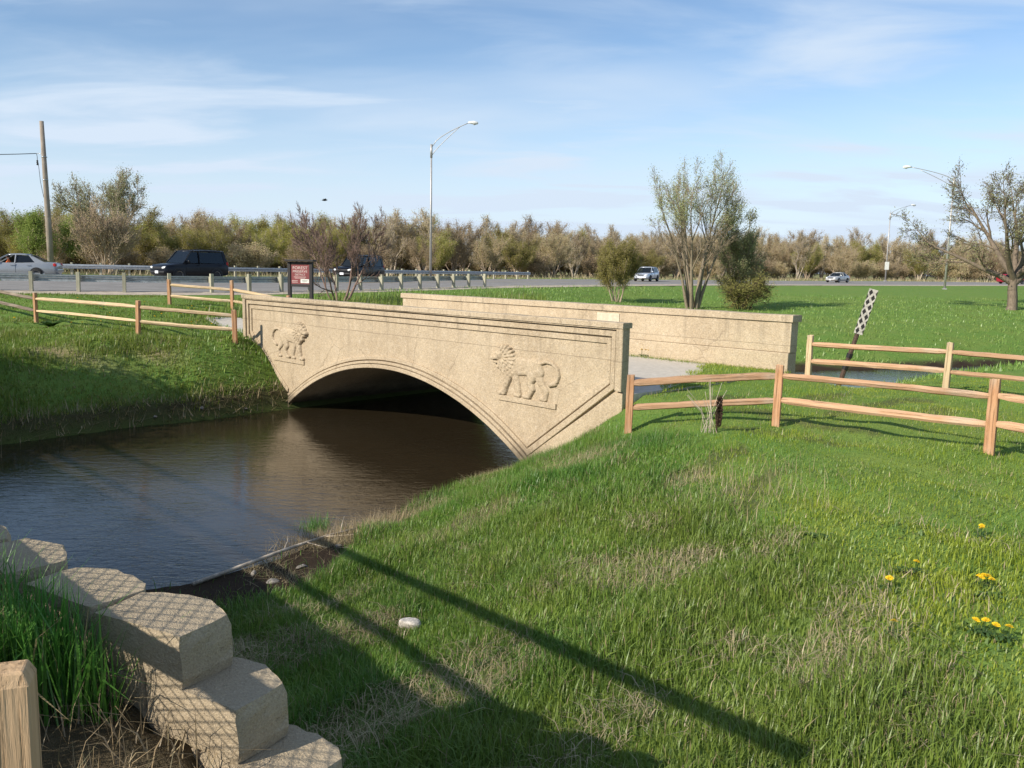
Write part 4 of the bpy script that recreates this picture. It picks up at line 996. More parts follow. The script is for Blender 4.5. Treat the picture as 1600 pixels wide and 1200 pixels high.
    m = MB(); m.box((xn - .06, 0, zl - .02), (.14, W * .82, .13)); m.build('grille', S.get('grille', 'car_trim'), c, bevel=.02)
    m = MB(); m.box((xn - .02, 0, zl - .27), (.16, W * 1.5, .13)); m.build('bumper', S.get('bumper', paint), c, bevel=.04)
    m = MB(); m.box((xt + .02, 0, .52), (.16, W * 1.6, .16)); m.build('bumper', S.get('bumper', paint), c, bevel=.04)
    m = MB(); m.box((xn + .065, 0, zl - .27), (.012, .32, .16)); m.build('plate', 'plate', c)
    if S.get('rack'):
        for s in (1, -1):
            m = MB(); m.tube([(xf - .2, s * wr * .8, H + .04), (xf - .35, s * wr * .8, H + .11), (xr + .3, s * wr * .8, H + .11), (xr + .15, s * wr * .8, H + .04)], .022, 6); m.build('roof_rail', 'car_trim', c, True)
    return c
SEDAN = dict(w=.90, body=[(-2.37, .42, .80, .70), (-2.27, .27, .98, .83), (-1.6, .21, 1.02, .89), (-.5, .20, .97, .90), (.8, .20, .95, .90), (1.5, .20, .88, .89), (2.15, .24, .74, .83), (2.36, .36, .62, .68)],
             a=(1.05, .93), rf=(.22, 1.41), rr=(-.85, 1.41), c=(-1.75, .99), b=-.22, cp=(-1.28, -.98), wb=.80, wr=.58, r=.32, wheels=(1.42, -1.32), lamp=(.66, .86), trim='paint_silver', mirror='sign_white')
SUV = dict(w=.93, body=[(-2.26, .55, 1.10, .82), (-2.20, .38, 1.16, .90), (-1.5, .32, 1.16, .93), (-.4, .30, 1.14, .93), (.85, .30, 1.13, .93), (1.5, .32, 1.08, .92), (2.1, .36, 1.0, .88), (2.27, .50, .86, .76)],
           a=(1.05, 1.12), rf=(.42, 1.86), rr=(-2.0, 1.88), c=(-2.16, 1.14), b=-.12, cp=(-1.95, -1.85), wb=.86, wr=.70, r=.39, wheels=(1.42, -1.28), lamp=(.84, 1.05), tl=.34, rack=True, bumper='car_trim')
CROSS = dict(w=.90, body=[(-2.2, .50, .98, .76), (-2.13, .30, 1.06, .86), (-1.4, .24, 1.04, .90), (-.4, .23, 1.0, .90), (.85, .23, .98, .90), (1.5, .24, .92, .89), (2.1, .28, .80, .83), (2.27, .42, .68, .68)],
             a=(1.1, .98), rf=(.35, 1.55), rr=(-1.7, 1.54), c=(-2.1, 1.05), b=-.2, cp=(-1.75, -1.55), wb=.82, wr=.64, r=.34, wheels=(1.40, -1.30), lamp=(.70, .92), tl=.26, rack=True)
def road_heading(f, x_):
    A = between(f); i = int(np.argmin(np.abs(A[:, 0] - x_))); d = A[max(i - 2, 0)] - A[min(i + 2, len(A) - 1)]; return math.atan2(d[1], d[0])      # towards the left
def road_pt(f, x_): A = between(f); return (x_, float(np.interp(x_, A[:, 0], A[:, 1])), float(np.interp(x_, A[:, 0], A[:, 2])) + .004)
sed = make_car(SEDAN, 'paint_silver', 'silver sedan with its driver window open passing the utility pole', road_pt(.58, -29.4), road_heading(.58, -29.4) - .02, open_window=True)
make_car(SUV, 'paint_navy', 'dark navy boxy off-road vehicle driving behind the near guardrail', road_pt(.58, -20.3), road_heading(.58, -20.3) + .40)
make_car(SUV, 'paint_black', 'black off-road vehicle half hidden behind the bare shrub', road_pt(.62, -11.6), road_heading(.62, -11.6) + .25)
make_car(CROSS, 'paint_pale', 'pale silver crossover on the highway beside the round olive bush', road_pt(.55, 14.9), road_heading(.55, 14.9) + .3)
make_car(SEDAN, 'paint_grey', 'grey sedan far along the highway beyond the leaning marker', road_pt(.55, 48.0), road_heading(.55, 48.0) + .1)
make_car(CROSS, 'paint_red', 'small red car far along the highway beside the spreading tree', road_pt(.35, 84), road_heading(.35, 84) + math.pi - .3)

# the driver
def person_mesh():
    J = {}; 
    vs = [((0, 0, 0), .15), ((.0, 0, .20), .15), ((.02, 0, .40), .165), ((.03, 0, .50), .08), ((.05, 0, .56), .06),
          ((.02, .19, .42), .065), ((.16, .25, .20), .048), ((.42, .20, .26), .036), ((.50, .16, .29), .034),
          ((.02, -.19, .42), .065), ((.16, -.25, .20), .048), ((.42, -.20, .26), .036), ((.50, -.16, .29), .034)]
    ed = [(0, 1), (1, 2), (2, 3), (3, 4), (2, 5), (5, 6), (6, 7), (7, 8), (2, 9), (9, 10), (10, 11), (11, 12)]
    hd = [((.055, 0, .62), .085), ((.065, 0, .70), .10), ((.055, 0, .77), .075)]
    b = len(vs); vs += hd; ed += [(4, b), (b, b + 1), (b + 1, b + 2)]
    vs.append(((.175, 0, .685), .018)); ed.append((b + 1, len(vs) - 1))
    for s, wi in ((1, 8), (-1, 12)):
        w = vs[wi][0]
        for k in range(5):
            a = (k - 2) * .018; vs.append(((w[0] + (.075 if k else .03), w[1] + s * (a if k else -.045), w[2] + .025), .0095)); ed.append((wi, len(vs) - 1))
            vs.append(((vs[-1][0][0] + .015, vs[-1][0][1], vs[-1][0][2] - .03), .0085)); ed.append((len(vs) - 2, len(vs) - 1))
    me = bpy.data.meshes.new('person'); me.from_pydata([v for v, _ in vs], ed, []); o = bpy.data.objects.new('person', me); COL.objects.link(o)
    sk = o.modifiers.new('skin', 'SKIN')
    for v, (_, r_) in zip(me.skin_vertices[0].data, vs): v.radius = (r_, r_)
    me.skin_vertices[0].data[0].use_root = True
    ss = o.modifiers.new('sub', 'SUBSURF'); ss.levels = ss.render_levels = 1
    dg = bpy.context.evaluated_depsgraph_get(); m2 = bpy.data.meshes.new_from_object(o.evaluated_get(dg)); COL.objects.unlink(o); bpy.data.objects.remove(o)
    m2.materials.clear(); set_mat(m2, 'shirt'); set_mat(m2, 'skin')
    for p in m2.polygons:
        c_ = p.center; p.material_index = 1 if c_.z > .525 or (c_.x > .22) else 0; p.use_smooth = True
    return m2
pm_ = person_mesh(); dr = link('person', pm_)
tag(dr, 'driver in an orange shirt sitting in the silver sedan', 'person')
dr.matrix_world = Matrix.Translation(sed.location) @ Matrix.Rotation(sed.rotation_euler.z, 4, 'Z') @ Matrix.Translation((.22, .36, .62))
m = MB(); m.lathe([(.001, .105), (.06, .09), (.098, .03), (.104, -.03), (.09, -.09), (.08, -.1)], 14, 'z', (.035, 0, .735)); m.build('hair', 'hair', dr, True)

# ------------------------------------------------------------------ trees
def grow(seed, stems, levels, spread=.7, up=.25, kids=(4, 7), ratio=.62, wander=.22, minr=.006, gnarl=0.0, fmin=.28, zmin=0.0):
    """stems: (base, dir, length, radius). returns segment arrays and twig tips"""
    rd = random.Random(seed); segs = []; tips = []
    def branch(p, d, L, r, lev):
        n = max(3, int(5 - lev * .4)) if lev < levels - 1 else 2; pts = [p]; rr = [r]
        for i in range(n):
            d = (d + Vector((rd.gauss(0, 1), rd.gauss(0, 1), rd.gauss(0, .8))) * (wander + gnarl * lev * .1) * .5 + Vector((0, 0, up * .35))).normalized()
            p = p + d * L / n; pts.append(p); rr.append(max(minr, r * (1 - .72 * (i + 1) / n)))
        for i in range(n): segs.append((pts[i], pts[i + 1], rr[i], rr[i + 1], lev))
        if lev >= levels - 1:
            tips.extend((q, d) for q in (pts[-1], (pts[1] + pts[2]) / 2) if q.z > zmin); return
        k = rd.randint(*kids)
        for j in range(k):
            fm = fmin if lev == 0 else .2; f = fm + (1 - fm) * (j + rd.random()) / k; i = min(n - 1, int(f * n)); q = pts[i].lerp(pts[i + 1], f * n - i if f * n - i <= 1 else 1)
            dd = (pts[i + 1] - pts[i]).normalized(); ax = dd.cross(Vector((rd.gauss(0, 1), rd.gauss(0, 1), rd.gauss(0, 1)))).normalized()
            a = spread * rd.uniform(.6, 1.25); nd = (dd * math.cos(a) + ax * math.sin(a)).normalized()
            branch(q, nd, L * ratio * rd.uniform(.7, 1.15) * (1.05 - .35 * f), max(minr, rr[i] * rd.uniform(.45, .65)), lev + 1)
        branch(pts[-1], d, L * ratio * .8, rr[-1], lev + 1)
    for b, d, L, r in stems: branch(Vector(b), Vector(d).normalized(), L, r, 0)
    return segs, tips
def tree_meshes(seed, stems, levels, bark, bud, nleaf=2, lsize=.09, spray=.25, trunk=None, **k):
    segs, tips = grow(seed, stems, levels, **k); r = np.random.default_rng(seed)
    if trunk:
        ra, rb, hh_ = trunk; zs_ = np.linspace(-.3, hh_, 6); rs_ = [ra * 1.35] + list(np.linspace(ra, rb, 5))
        for a_ in range(5): segs.append((Vector((.05 * math.sin(a_ * 1.3), 0, zs_[a_])), Vector((.05 * math.sin(a_ * 1.3 + 1.3), 0, zs_[a_ + 1])), rs_[a_], rs_[a_ + 1], 0))
    lev = np.array([s[4] for s in segs]); P0 = np.array([tuple(s[0]) for s in segs]); P1 = np.array([tuple(s[1]) for s in segs]); r0 = np.array([s[2] for s in segs]); r1 = np.array([s[3] for s in segs])
    big = lev <= 1
    V1, T1 = seg_tubes(P0[big], P1[big] , r0[big], r1[big], 6); V2, T2 = seg_tubes(P0[~big], P1[~big], r0[~big], r1[~big], 3)
    trunk = np_mesh('trunk', V1, T1, bark, smooth=True)
    cm = [bark, bud]; tp = np.array([tuple(t[0]) for t in tips]); N = len(tp) * nleaf
    if N:
        c_ = np.repeat(tp, nleaf, 0) + r.normal(0, spray, (N, 3)); a = r.normal(0, 1, (N, 3)); a /= np.linalg.norm(a, axis=1, keepdims=True); b = np.cross(a, r.normal(0, 1, (N, 3))); b /= np.linalg.norm(b, axis=1, keepdims=True)
        s = lsize * r.uniform(.6, 1.3, (N, 1)); LV = np.stack([c_ - a * s, c_ + b * s * .45, c_ + a * s, c_ - b * s * .45], 1).reshape(-1, 3); LT = np.arange(N * 4).reshape(N, 4)
        V = np.vstack([V2, LV]); T = np.vstack([T2, LT + len(V2)]); mi = np.concatenate([np.zeros(len(T2), np.int32), np.ones(N, np.int32)]); rn = np.concatenate([np.zeros(len(V2)), np.repeat(r.random(N), 4)])
    else: V, T, mi, rn = V2, T2, np.zeros(len(T2), np.int32), np.zeros(len(V2))
    crown = np_mesh('crown', V, T, cm, {'rnd': ('POINT', rn)}); crown.polygons.foreach_set('material_index', mi.astype(np.int32))
    return trunk, crown
def tree(name, ms, loc, label, cat, group=None, rz=0, sc=1):
    t = empty(name, loc, rz, label, cat, group); t.scale = (sc, sc, sc) if not isinstance(sc, tuple) else sc
    link('trunk', ms[0], t); link('crown', ms[1], t); return t
def stems_fan(n, L, r, tilt, seed, base=.25):
    rd = random.Random(seed); o = []
    for i in range(n):
        a = 2 * math.pi * (i + rd.random() * .6) / n; t = tilt * rd.uniform(.5, 1.2)
        o.append(((base * math.cos(a) * rd.random(), base * math.sin(a) * rd.random(), -.2), (math.cos(a) * t, math.sin(a) * t, 1), L * rd.uniform(.85, 1.1), r * rd.uniform(.7, 1.1)))
    return o
# the big vase-shaped tree behind the bridge
ms = tree_meshes(107, stems_fan(7, 6.0, .15, .30, 107, .45), 5, 'bark_pale', 'bud_grey', nleaf=2, lsize=.045, spray=.18, spread=.46, up=.10, kids=(4, 5), ratio=.52, wander=.14, minr=.008, fmin=.42, zmin=5.4)
tree('vase_shaped_tree', ms, (11.75, 55.5, gz_at(11.75, 55.5)), 'tall vase shaped tree with several stems and a flat pale green crown', 'tree', rz=math.pi, sc=(1.0, 1.0, .98))
# spreading tree by the field edge
ms = tree_meshes(129, [((.05 * math.cos(a), .05 * math.sin(a), 1.6 + .2 * (i % 3)), (math.cos(a) * t, math.sin(a) * t, 1), 4.6, .19) for i, (a, t) in enumerate(((.1, 1.2), (1.2, .55), (2.5, 1.0), (3.2, 1.7), (3.7, .9), (5.2, .9), (0.8, .15)))], 5, 'bark_mid', 'bud_grey', nleaf=1, lsize=.055, spray=.16, trunk=(.27, .22, 2.2), spread=.6, up=.06, kids=(4, 5), ratio=.54, wander=.26, minr=.010, gnarl=.3, fmin=.3)
tree('spreading_tree', ms, (36.6, 62.9, gz_at(36.6, 62.9)), 'gnarled spreading tree with sparse new leaves at the field edge', 'tree', sc=(1.30, 1.30, 1.22))
# bare purple-grey shrub behind the parapet
ms = tree_meshes(21, stems_fan(5, 3.0, .07, .62, 21, .3), 5, 'bark_reddish', 'bud_tan', nleaf=0, spread=.52, up=.22, kids=(4, 6), ratio=.56, wander=.26, minr=.0065)
tree('bare_shrub', ms, (-7.9, 38.5, gz_at(-7.9, 38.5)), 'leafless many branched shrub behind the arch bridge parapet', 'shrub', sc=(1.0, 1.0, 1.05))
# round olive bush and dark thicket
ms = tree_meshes(31, stems_fan(10, 2.7, .055, .50, 31, .4), 5, 'bark_brown', 'bud_olive', nleaf=3, lsize=.05, spray=.15, spread=.50, up=.14, kids=(3, 5), ratio=.53, wander=.22, minr=.008, zmin=.9)
tree('round_bush', ms, (7.3, 60.5, gz_at(7.3, 60.5)), 'round olive green bush beside the pale silver crossover', 'bush', sc=(.82, .82, 1.0))
ms2 = tree_meshes(33, stems_fan(9, 2.2, .06, .75, 33, .5), 5, 'bark_dark', 'bud_olive', nleaf=1, lsize=.05, spray=.2, spread=.75, up=.02, kids=(4, 5), ratio=.55, wander=.4, minr=.009, gnarl=.5)
tree('dark_thicket', ms2, (15.2, 56.6, gz_at(15.2, 56.6)), 'low dark tangled thicket at the foot of the vase shaped tree', 'bush', sc=(1.0, 1.0, .8))
ms = tree_meshes(35, stems_fan(5, 3.4, .07, .42, 35, .4), 5, 'bark_pale', 'bud_grey', nleaf=2, lsize=.05, spray=.15, spread=.5, up=.14, kids=(4, 5), ratio=.55, wander=.22, minr=.008, zmin=1.5)
tree('slender_sapling', ms, (15.6, 58.5, gz_at(15.6, 58.5)), 'slender pale sapling rising out of the dark thicket', 'tree', sc=1.1)
# trees of the wood beyond the highway
fk = dict(spread=.46, up=.26, kids=(4, 6), ratio=.54, wander=.24, minr=.012, fmin=.22)
KIND = {
 'bare': (tree_meshes(41, stems_fan(3, 5.0, .13, .20, 41), 5, 'bark_grey', 'bud_tan', nleaf=1, lsize=.06, spray=.2, **fk), 'grey leafless tree in the wood beyond the highway'),
 'tan': (tree_meshes(43, stems_fan(4, 4.4, .10, .28, 43), 5, 'bark_brown', 'bud_tan', nleaf=2, lsize=.05, spray=.25, **fk), 'brown budding tree in the wood beyond the highway'),
 'olive': (tree_meshes(45, stems_fan(4, 4.4, .10, .28, 45), 5, 'bark_brown', 'bud_olive', nleaf=3, lsize=.055, spray=.25, **fk), 'olive green tree in the wood beyond the highway'),
 'yellow': (tree_meshes(47, stems_fan(4, 4.3, .11, .28, 47), 5, 'bark_grey', 'bud_yellow', nleaf=3, lsize=.055, spray=.28, **fk), 'yellow green budding tree in the wood beyond the highway'),
 'brush': (tree_meshes(49, stems_fan(14, 2.3, .05, .6, 49, .25), 4, 'bark_brown', 'bud_tan', nleaf=2, lsize=.07, spray=.2, spread=.6, up=.14, kids=(5, 7), ratio=.6, wander=.26, minr=.012), 'brown brushwood at the edge of the wood beyond the highway'),
}
FOREST = spline([(-95, 74, 0), (-60, 76, 0), (-38, 80, 0), (-18, 92, 0), (0, 112, 0), (25, 140, 0), (55, 172, 0), (95, 195, 0), (150, 212, 0), (220, 220, 0)], 10)
LFo = arclen(FOREST); rf = random.Random(77); nt_ = 0; placed = []
for row, (depth, step, hmul) in enumerate(((1.5, 4.4, .74), (6.0, 4.0, .92), (11.5, 4.2, 1.0), (14, 3.4, .8), (19, 5.0, 1.08))):
    s = rf.random() * 3
    while s < LFo[-1]:
        p = along(FOREST, s); q = along(FOREST, s + .5); d = (q - p)[:2]; d /= np.linalg.norm(d); n = np.array((-d[1], d[0]))
        far = np.clip((p[0] + 30) / 130, 0, 1)
        pos = p[:2] + n * (depth * (1 + far * .8) + rf.gauss(0, 1.2)) + d * rf.gauss(0, .6)
        hl = .88 + .55 * far
        if p[0] < -12: ks = ('olive', 'yellow', 'yellow', 'tan', 'olive', 'yellow')
        elif p[0] < 10: ks = ('tan', 'olive', 'bare', 'yellow', 'olive', 'tan')
        else: ks = ('tan', 'bare', 'tan', 'olive', 'tan', 'bare')
        kind = rf.choice(ks)
        if row == 3 or (row == 0 and rf.random() < .4): kind = 'brush'
        sc = hl * hmul * rf.uniform(.72, 1.0) * (1.12 if kind != 'brush' else 1.45)
        ms, lab = KIND[kind]
        tree('woodland_tree' if kind != 'brush' else 'brushwood', ms, (pos[0], pos[1], gz_at(*pos) - .1), lab, 'tree' if kind != 'brush' else 'bush', 'trees of the wood beyond the highway', rf.uniform(0, 6.28), (sc * 1.25, sc * 1.25, sc)); nt_ += 1
        s += step * (1 + far * .7) * rf.uniform(.75, 1.25)
# distinct trees of the wood's near edge
ms = tree_meshes(51, [((0, 0, 2.5), (math.cos(a) * .75, math.sin(a) * .75, 1), 4.2, .17) for a in (0.2, 1.3, 2.4, 3.4, 4.4, 5.4)] + [((0, 0, 2.6), (.05, 0, 1), 4.4, .2)], 5, 'bark_grey', 'bud_grey', nleaf=1, lsize=.06, spray=.2, trunk=(.28, .22, 2.8), spread=.52, up=.10, kids=(4, 6), ratio=.52, wander=.24, minr=.013)
tree('domed_tree', ms, (-37.5, 80, 2.9), 'tall domed grey tree rising above the wood near the utility pole', 'tree', sc=1.05)
ms = tree_meshes(53, stems_fan(12, 3.2, .06, .5, 53, .35), 4, 'bark_brown', 'bud_tan', nleaf=1, lsize=.06, spray=.2, spread=.5, up=.2, kids=(5, 7), ratio=.6, wander=.22, minr=.012)
tree('brown_bush', ms, (-34.0, 71.5, 2.9), 'big brown twiggy bush beside the utility pole', 'bush', sc=1.15)
ms = tree_meshes(55, stems_fan(4, 3.2, .08, .4, 55, .4), 5, 'bark_brown', 'bud_green', nleaf=4, lsize=.07, spray=.25, spread=.6, up=.2, kids=(3, 5), ratio=.54, wander=.25, minr=.012)
tree('fresh_green_bush', ms, (-40.0, 72.5, 2.9), 'fresh green leafing tree behind the utility pole', 'tree', sc=1.0)

# unseen trees added upstream as casters to shade the left bank
ms = tree_meshes(61, stems_fan(4, 4.2, .13, .30, 61, .4), 4, 'bark_brown', 'bud_green', nleaf=6, lsize=.12, spray=.5, spread=.6, up=.12, kids=(5, 6), ratio=.58, wander=.25, minr=.010)
tree('added_shade_tree', ms, (-17.6, 16.3, gz_at(-17.6, 16.3)), 'unseen leafing tree added upstream to shade the bank, the tallest of three by the water', 'tree', sc=(1.0, 1.0, .72))
tree('added_shade_tree', ms, (-15.2, 18.1, gz_at(-15.2, 18.1)), 'small unseen leafing tree added upstream to shade the bank, nearest the arch bridge of three', 'tree', rz=2.0, sc=(.75, .75, .55))
tree('added_shade_tree', ms, (-20.4, 14.6, gz_at(-20.4, 14.6)), 'unseen leafing tree added upstream to shade the bank, farthest from the arch bridge of three', 'tree', rz=4.0, sc=.8)

# ------------------------------------------------------------------ grass, straw, flowers
def blades(name, P, h, w, mat_, lean=.35, stiff=1.0, label=None, parent=None, lod=9.5):
    N = len(P); a = rng.uniform(0, 2 * math.pi, N); d = np.column_stack([np.cos(a), np.sin(a), np.zeros(N)]); sd = np.column_stack([-np.sin(a + rng.normal(0, .6, N)), np.cos(a), np.zeros(N)])
    ln = np.abs(rng.normal(0, lean, N)) * h; w = w * rng.uniform(.6, 1.3, N); base = P - np.array([0, 0, .015])
    b0 = base - sd * w[:, None] * .5; b1 = base + sd * w[:, None] * .5
    mid = base + d * (ln * .35)[:, None] + np.column_stack([np.zeros(N), np.zeros(N), h * .6]); m0 = mid - sd * w[:, None] * .42; m1 = mid + sd * w[:, None] * .42
    tp = base + d * ln[:, None] + np.column_stack([np.zeros(N), np.zeros(N), np.maximum(h * np.sqrt(np.clip(1.0 - (ln / np.maximum(h, 1e-6)) ** 2 * .5, .15, 1)), h * .3)])
    V = np.stack([b0, b1, m0, m1, tp], 1).reshape(-1, 3); o = np.arange(N)[:, None] * 5
    near_ = np.hypot(P[:, 0], P[:, 1]) < lod; on, of = o[near_], o[~near_]           # far blades are single slivers
    T = np.concatenate([on + np.array([[0, 1, 3]]), on + np.array([[0, 3, 2]]), on + np.array([[2, 3, 4]]), of + np.array([[0, 1, 4]])], 0)
    used, inv = np.unique(T, return_inverse=True)
    me = np_mesh(name, V[used], inv.reshape(T.shape), mat_, {'rnd': ('POINT', np.repeat(rng.random(N), 5)[used])})
    ob = link(name, me, parent); tag(ob, label, kind='stuff'); 
    return ob
def scatter(n, x0, x1, y0, y1, dens=None, clump=0.0):
    P = np.column_stack([rng.uniform(x0, x1, n), rng.uniform(y0, y1, n)])
    if clump:
        k = n // 9; c = np.column_stack([rng.uniform(x0, x1, k), rng.uniform(y0, y1, k)]); P = c[rng.integers(0, k, n)] + rng.normal(0, clump, (n, 2))
    if dens is not None: P = P[rng.random(len(P)) < dens(P)]
    return P
def on_bridge(P):
    rel = P - R0; t = rel @ NE; s = -(rel @ NF); return (t > -.1) & (t < BL + .1) & (s > -.12) & (s < BW + .45)
def on_path(P):
    rel = P - R0; t = rel @ NE; s = -(rel @ NF); e = .25 * np.sin(P[:, 0] * 3.1 + P[:, 1] * 2.3); return (t >= BL) & (t < BL + 5) & (np.abs(s - BW / 2) < 2.0 + e)
def wall_zone(P):
    u = (P - WO) @ WU; n = (P - WO) @ WN; return (n > -.06) & (n < .30) & (u > -1.6) & (u < 2.6)
def patchy(P, s, a=0.): x, y = P.T; return .5 + .25 * np.sin(x * s + 2.1 * np.sin(y * s * .63 + a) + a) + .25 * np.sin(y * s * 1.3 + 1.7 * np.sin(x * s * .9 - a))
def grnd(P): return np.column_stack([P, sample(P, Zg)])
def lawn_mask(P):       # mown part: 1 on the lawn, 0 on the rough bank
    c = P[:, 0] - (2.6 + .0 * P[:, 1]) - .35 * np.sin(P[:, 1] * 1.1) + np.clip(P[:, 1] - 10.5, 0, 4) * .15 + np.clip(6.0 - P[:, 1], 0, 3) * -.75
    return np.clip(c / .9 + .5, 0, 1)
def base_ok(P):
    D = sample(P, Dg); S = sample(P, Sg); return (D > .12) & ~on_bridge(P) & ~on_path(P) & ~wall_zone(P)
# rough bank grass on this side of the stream
P = scatter(760000, -6, 9, 2.0, 17.5, lambda P: base_ok(P) * (sample(P, Sg) < .05) * (1 - .92 * lawn_mask(P)) * np.clip(9.5 / np.maximum(3.5, np.hypot(P[:, 0], P[:, 1])), 0, 1) ** 1.3 * np.clip(sample(P, Dg) / .9, .03, 1) * np.where((P[:, 0] < -2.2) & (P[:, 1] < 13.5), np.clip((sample(P, Dg) - 1.4) / 1.2, .02, 1), 1) * np.where(patchy(P, 1.9, 1.0) > .78, .35, 1))
hgt = (.09 + .13 * patchy(P, 2.4, .7) ** 1.5) * rng.uniform(.5, 1.25, len(P)) * (1 - .45 * lawn_mask(P)); blades('bank_grass', grnd(P), hgt, .0085, 'grass_bank', .6, lod=12.5, label='rough green grass on the near bank'); n1 = len(P)
# mown lawn
P = scatter(560000, 0, 16, 2.0, 21, lambda P: base_ok(P) * lawn_mask(P) * np.clip(9.0 / np.maximum(3.5, np.hypot(P[:, 0], P[:, 1])), 0, 1) ** 1.4 * (np.abs(P[:, 0]) < P[:, 1] * .95 + 1.5))
hgt = (.045 + .055 * patchy(P, 1.7, 2.2) ** 2) * rng.uniform(.5, 1.3, len(P)); blades('lawn_grass', grnd(P), hgt, .0085, 'grass_lawn', .6, label='mown bright green lawn'); n2 = len(P)
# far side of the stream and the road bank
P = scatter(300000, -22, 2, 17, 37, lambda P: base_ok(P) * (sample(P, Lg) > .5) * np.clip(26 / np.maximum(20, np.hypot(P[:, 0], P[:, 1])), 0, 1) ** 2 * np.clip(sample(P, Dg) / .6, .15, 1) * (1 - .8 * np.exp(-(((P[:, 0] + 12.3) / 1.5) ** 2 + ((P[:, 1] - 22.7) / .35) ** 2))))
hgt = (.09 + .17 * patchy(P, 1.5, .3) ** 1.6) * rng.uniform(.5, 1.2, len(P)) * np.where(P[:, 1] > 26, .55, 1); blades('bank_grass', grnd(P), hgt, .026, 'grass_left', .6, label='grass on the bank below the highway'); n3 = len(P)
# fields behind the bridge
P = scatter(150000, -10, 46, 22, 75, lambda P: base_ok(P) * np.clip(30 / np.maximum(25, np.hypot(P[:, 0], P[:, 1])), 0, 1) ** 1.6 * (sample(P, Dg) > .3))
P = P[~poly_mask(P, ROADPOLY)]
hgt = (.09 + .14 * patchy(P, .8, .3)) * rng.uniform(.5, 1.3, len(P)); blades('field_grass', grnd(P), hgt, .050, 'grass_field', .7, label='green field grass behind the arch bridge'); n4 = len(P)
# weedy growth behind the parapet and under the guardrail
P = scatter(26000, -14, 2, 30.5, 56, lambda P: base_ok(P) * np.clip(1 - np.abs((P[:, 1] - 33) - (P[:, 0] + 9) * 1.6) / 7, 0, 1)); P = P[~poly_mask(P, ROADPOLY)]
blades('weeds', grnd(P), rng.uniform(.2, .62, len(P)), .035, 'grass_left', .4, label='tall weeds between the arch bridge and the guardrail')
# dry grass beyond the highway
P = scatter(60000, -90, 150, 55, 215, lambda P: ((P[:, 1] - np.interp(P[:, 0], FAR[:, 0], FAR[:, 1])) > 3.0) & ((P[:, 1] - np.interp(P[:, 0], FOREST[:, 0], FOREST[:, 1])) < 6))
blades('dry_grass', grnd(P), rng.uniform(.25, .8, len(P)), .07, 'straw', .5, label='tan dry grass between the highway and the wood')
# tall grass behind the block wall
P = scatter(46000, -3.4, -.7, 1.0, 4.2, lambda P: (((P - WO) @ WN) < -.10) * (((P - WO) @ WU) - .28 * ((P - WO) @ WN) < .22 + .10 * np.sin(P[:, 1] * 9)) * 1.0, clump=.045)
P = P[((P - WO) @ WN < -.09)]
blades('tall_grass', grnd(P), rng.uniform(.20, .50, len(P)), .008, 'grass_tall', .38, label='tall fresh grass behind the block wall'); n5 = len(P)
P = scatter(1500, -1.9, -.5, 1.9, 3.1, lambda P: (((P - WO) @ WN) < -.08) * 1.0, clump=.05); P = P[((P - WO) @ WN < -.07)]
blades('dry_stems', grnd(P), rng.uniform(.06, .26, len(P)), .0045, 'reed', .9, label='dead brown stems at the foot of the block wall')
# straw: lying dead grass on the bank in patches
P = scatter(190000, -3.5, 9, 3.0, 17, lambda P: base_ok(P) * (sample(P, Sg) < .05) * (.02 + .9 * (patchy(P, 1.9, 1.0) > .74) + .6 * (patchy(P, 3.3, 4.0) > .78)) * (1 - .93 * lawn_mask(P)))
blades('dead_grass', grnd(P) + np.array([0, 0, .03]), rng.uniform(.05, .16, len(P)), .006, 'straw', 1.6, label='patches of dead straw on the near bank')
P = scatter(2600, 1.4, 4.2, 8.6, 13.2, lambda P: base_ok(P) * np.exp(-(((P[:, 0] - 2.9) / .8) ** 2 + ((P[:, 1] - 10.1) / .9) ** 2)))
blades('dead_grass', grnd(P), rng.uniform(.15, .34, len(P)), .007, 'straw', .6, label='clump of standing pale dead grass on the bank crest')
# low broad-leaved weeds through the turf
P = scatter(26000, -2, 11, 3.0, 17, lambda P: base_ok(P) * (sample(P, Sg) < .05) * (.06 + .9 * (patchy(P, 2.6, 5.1) > .80)) * (sample(P, Dg) > 1.0), clump=.07)
P = P[base_ok(P) & (sample(P, Sg) < .05)]
blades('low_weeds', grnd(P), rng.uniform(.03, .085, len(P)), .024, 'weed_leaf', 1.0, label='low clover and weeds growing through the turf')
# reeds and drift on the shore
sh = np.array([(-2.75, 12.45), (-2.45, 12.1), (-2.1, 12.0), (-3.0, 12.0), (-1.9, 12.9)])
P = np.vstack([c + rng.normal(0, .24, (420, 2)) for c in sh]); zz_ = np.maximum(sample(P, Zg), .01)
blades('flattened_reeds', np.column_stack([P, zz_ + .02]), rng.uniform(.10, .34, len(P)), .008, 'reed', 1.7, label='flattened brown reeds on the muddy point')
P = np.array([(-2.98, 12.72)]) + rng.normal(0, .11, (260, 2)); blades('reed_tuft', np.column_stack([P, np.full(len(P), .12)]), rng.uniform(.12, .3, len(P)), .009, 'grass_tall', .5, label='green tuft at the tip of the muddy point')
P = scatter(9000, -13, -6.4, 17.5, 25, lambda P: ((sample(P, Dg) > -.05) & (sample(P, Dg) < .55)) * 1.0); P = P[~on_bridge(P)]
blades('bank_roots', np.column_stack([P, sample(P, Zg)]), rng.uniform(.10, .36, len(P)), .024, 'reed', 1.2, label='dry stems hanging over the far waterline')
P = scatter(260, -13.5, -10.6, 15.4, 18.2, clump=.12); blades('waterside_stems', np.column_stack([P, np.zeros(len(P))]), rng.uniform(.3, .9, len(P)), .012, 'straw', .5, label='pale dry stems standing in the shallow water')
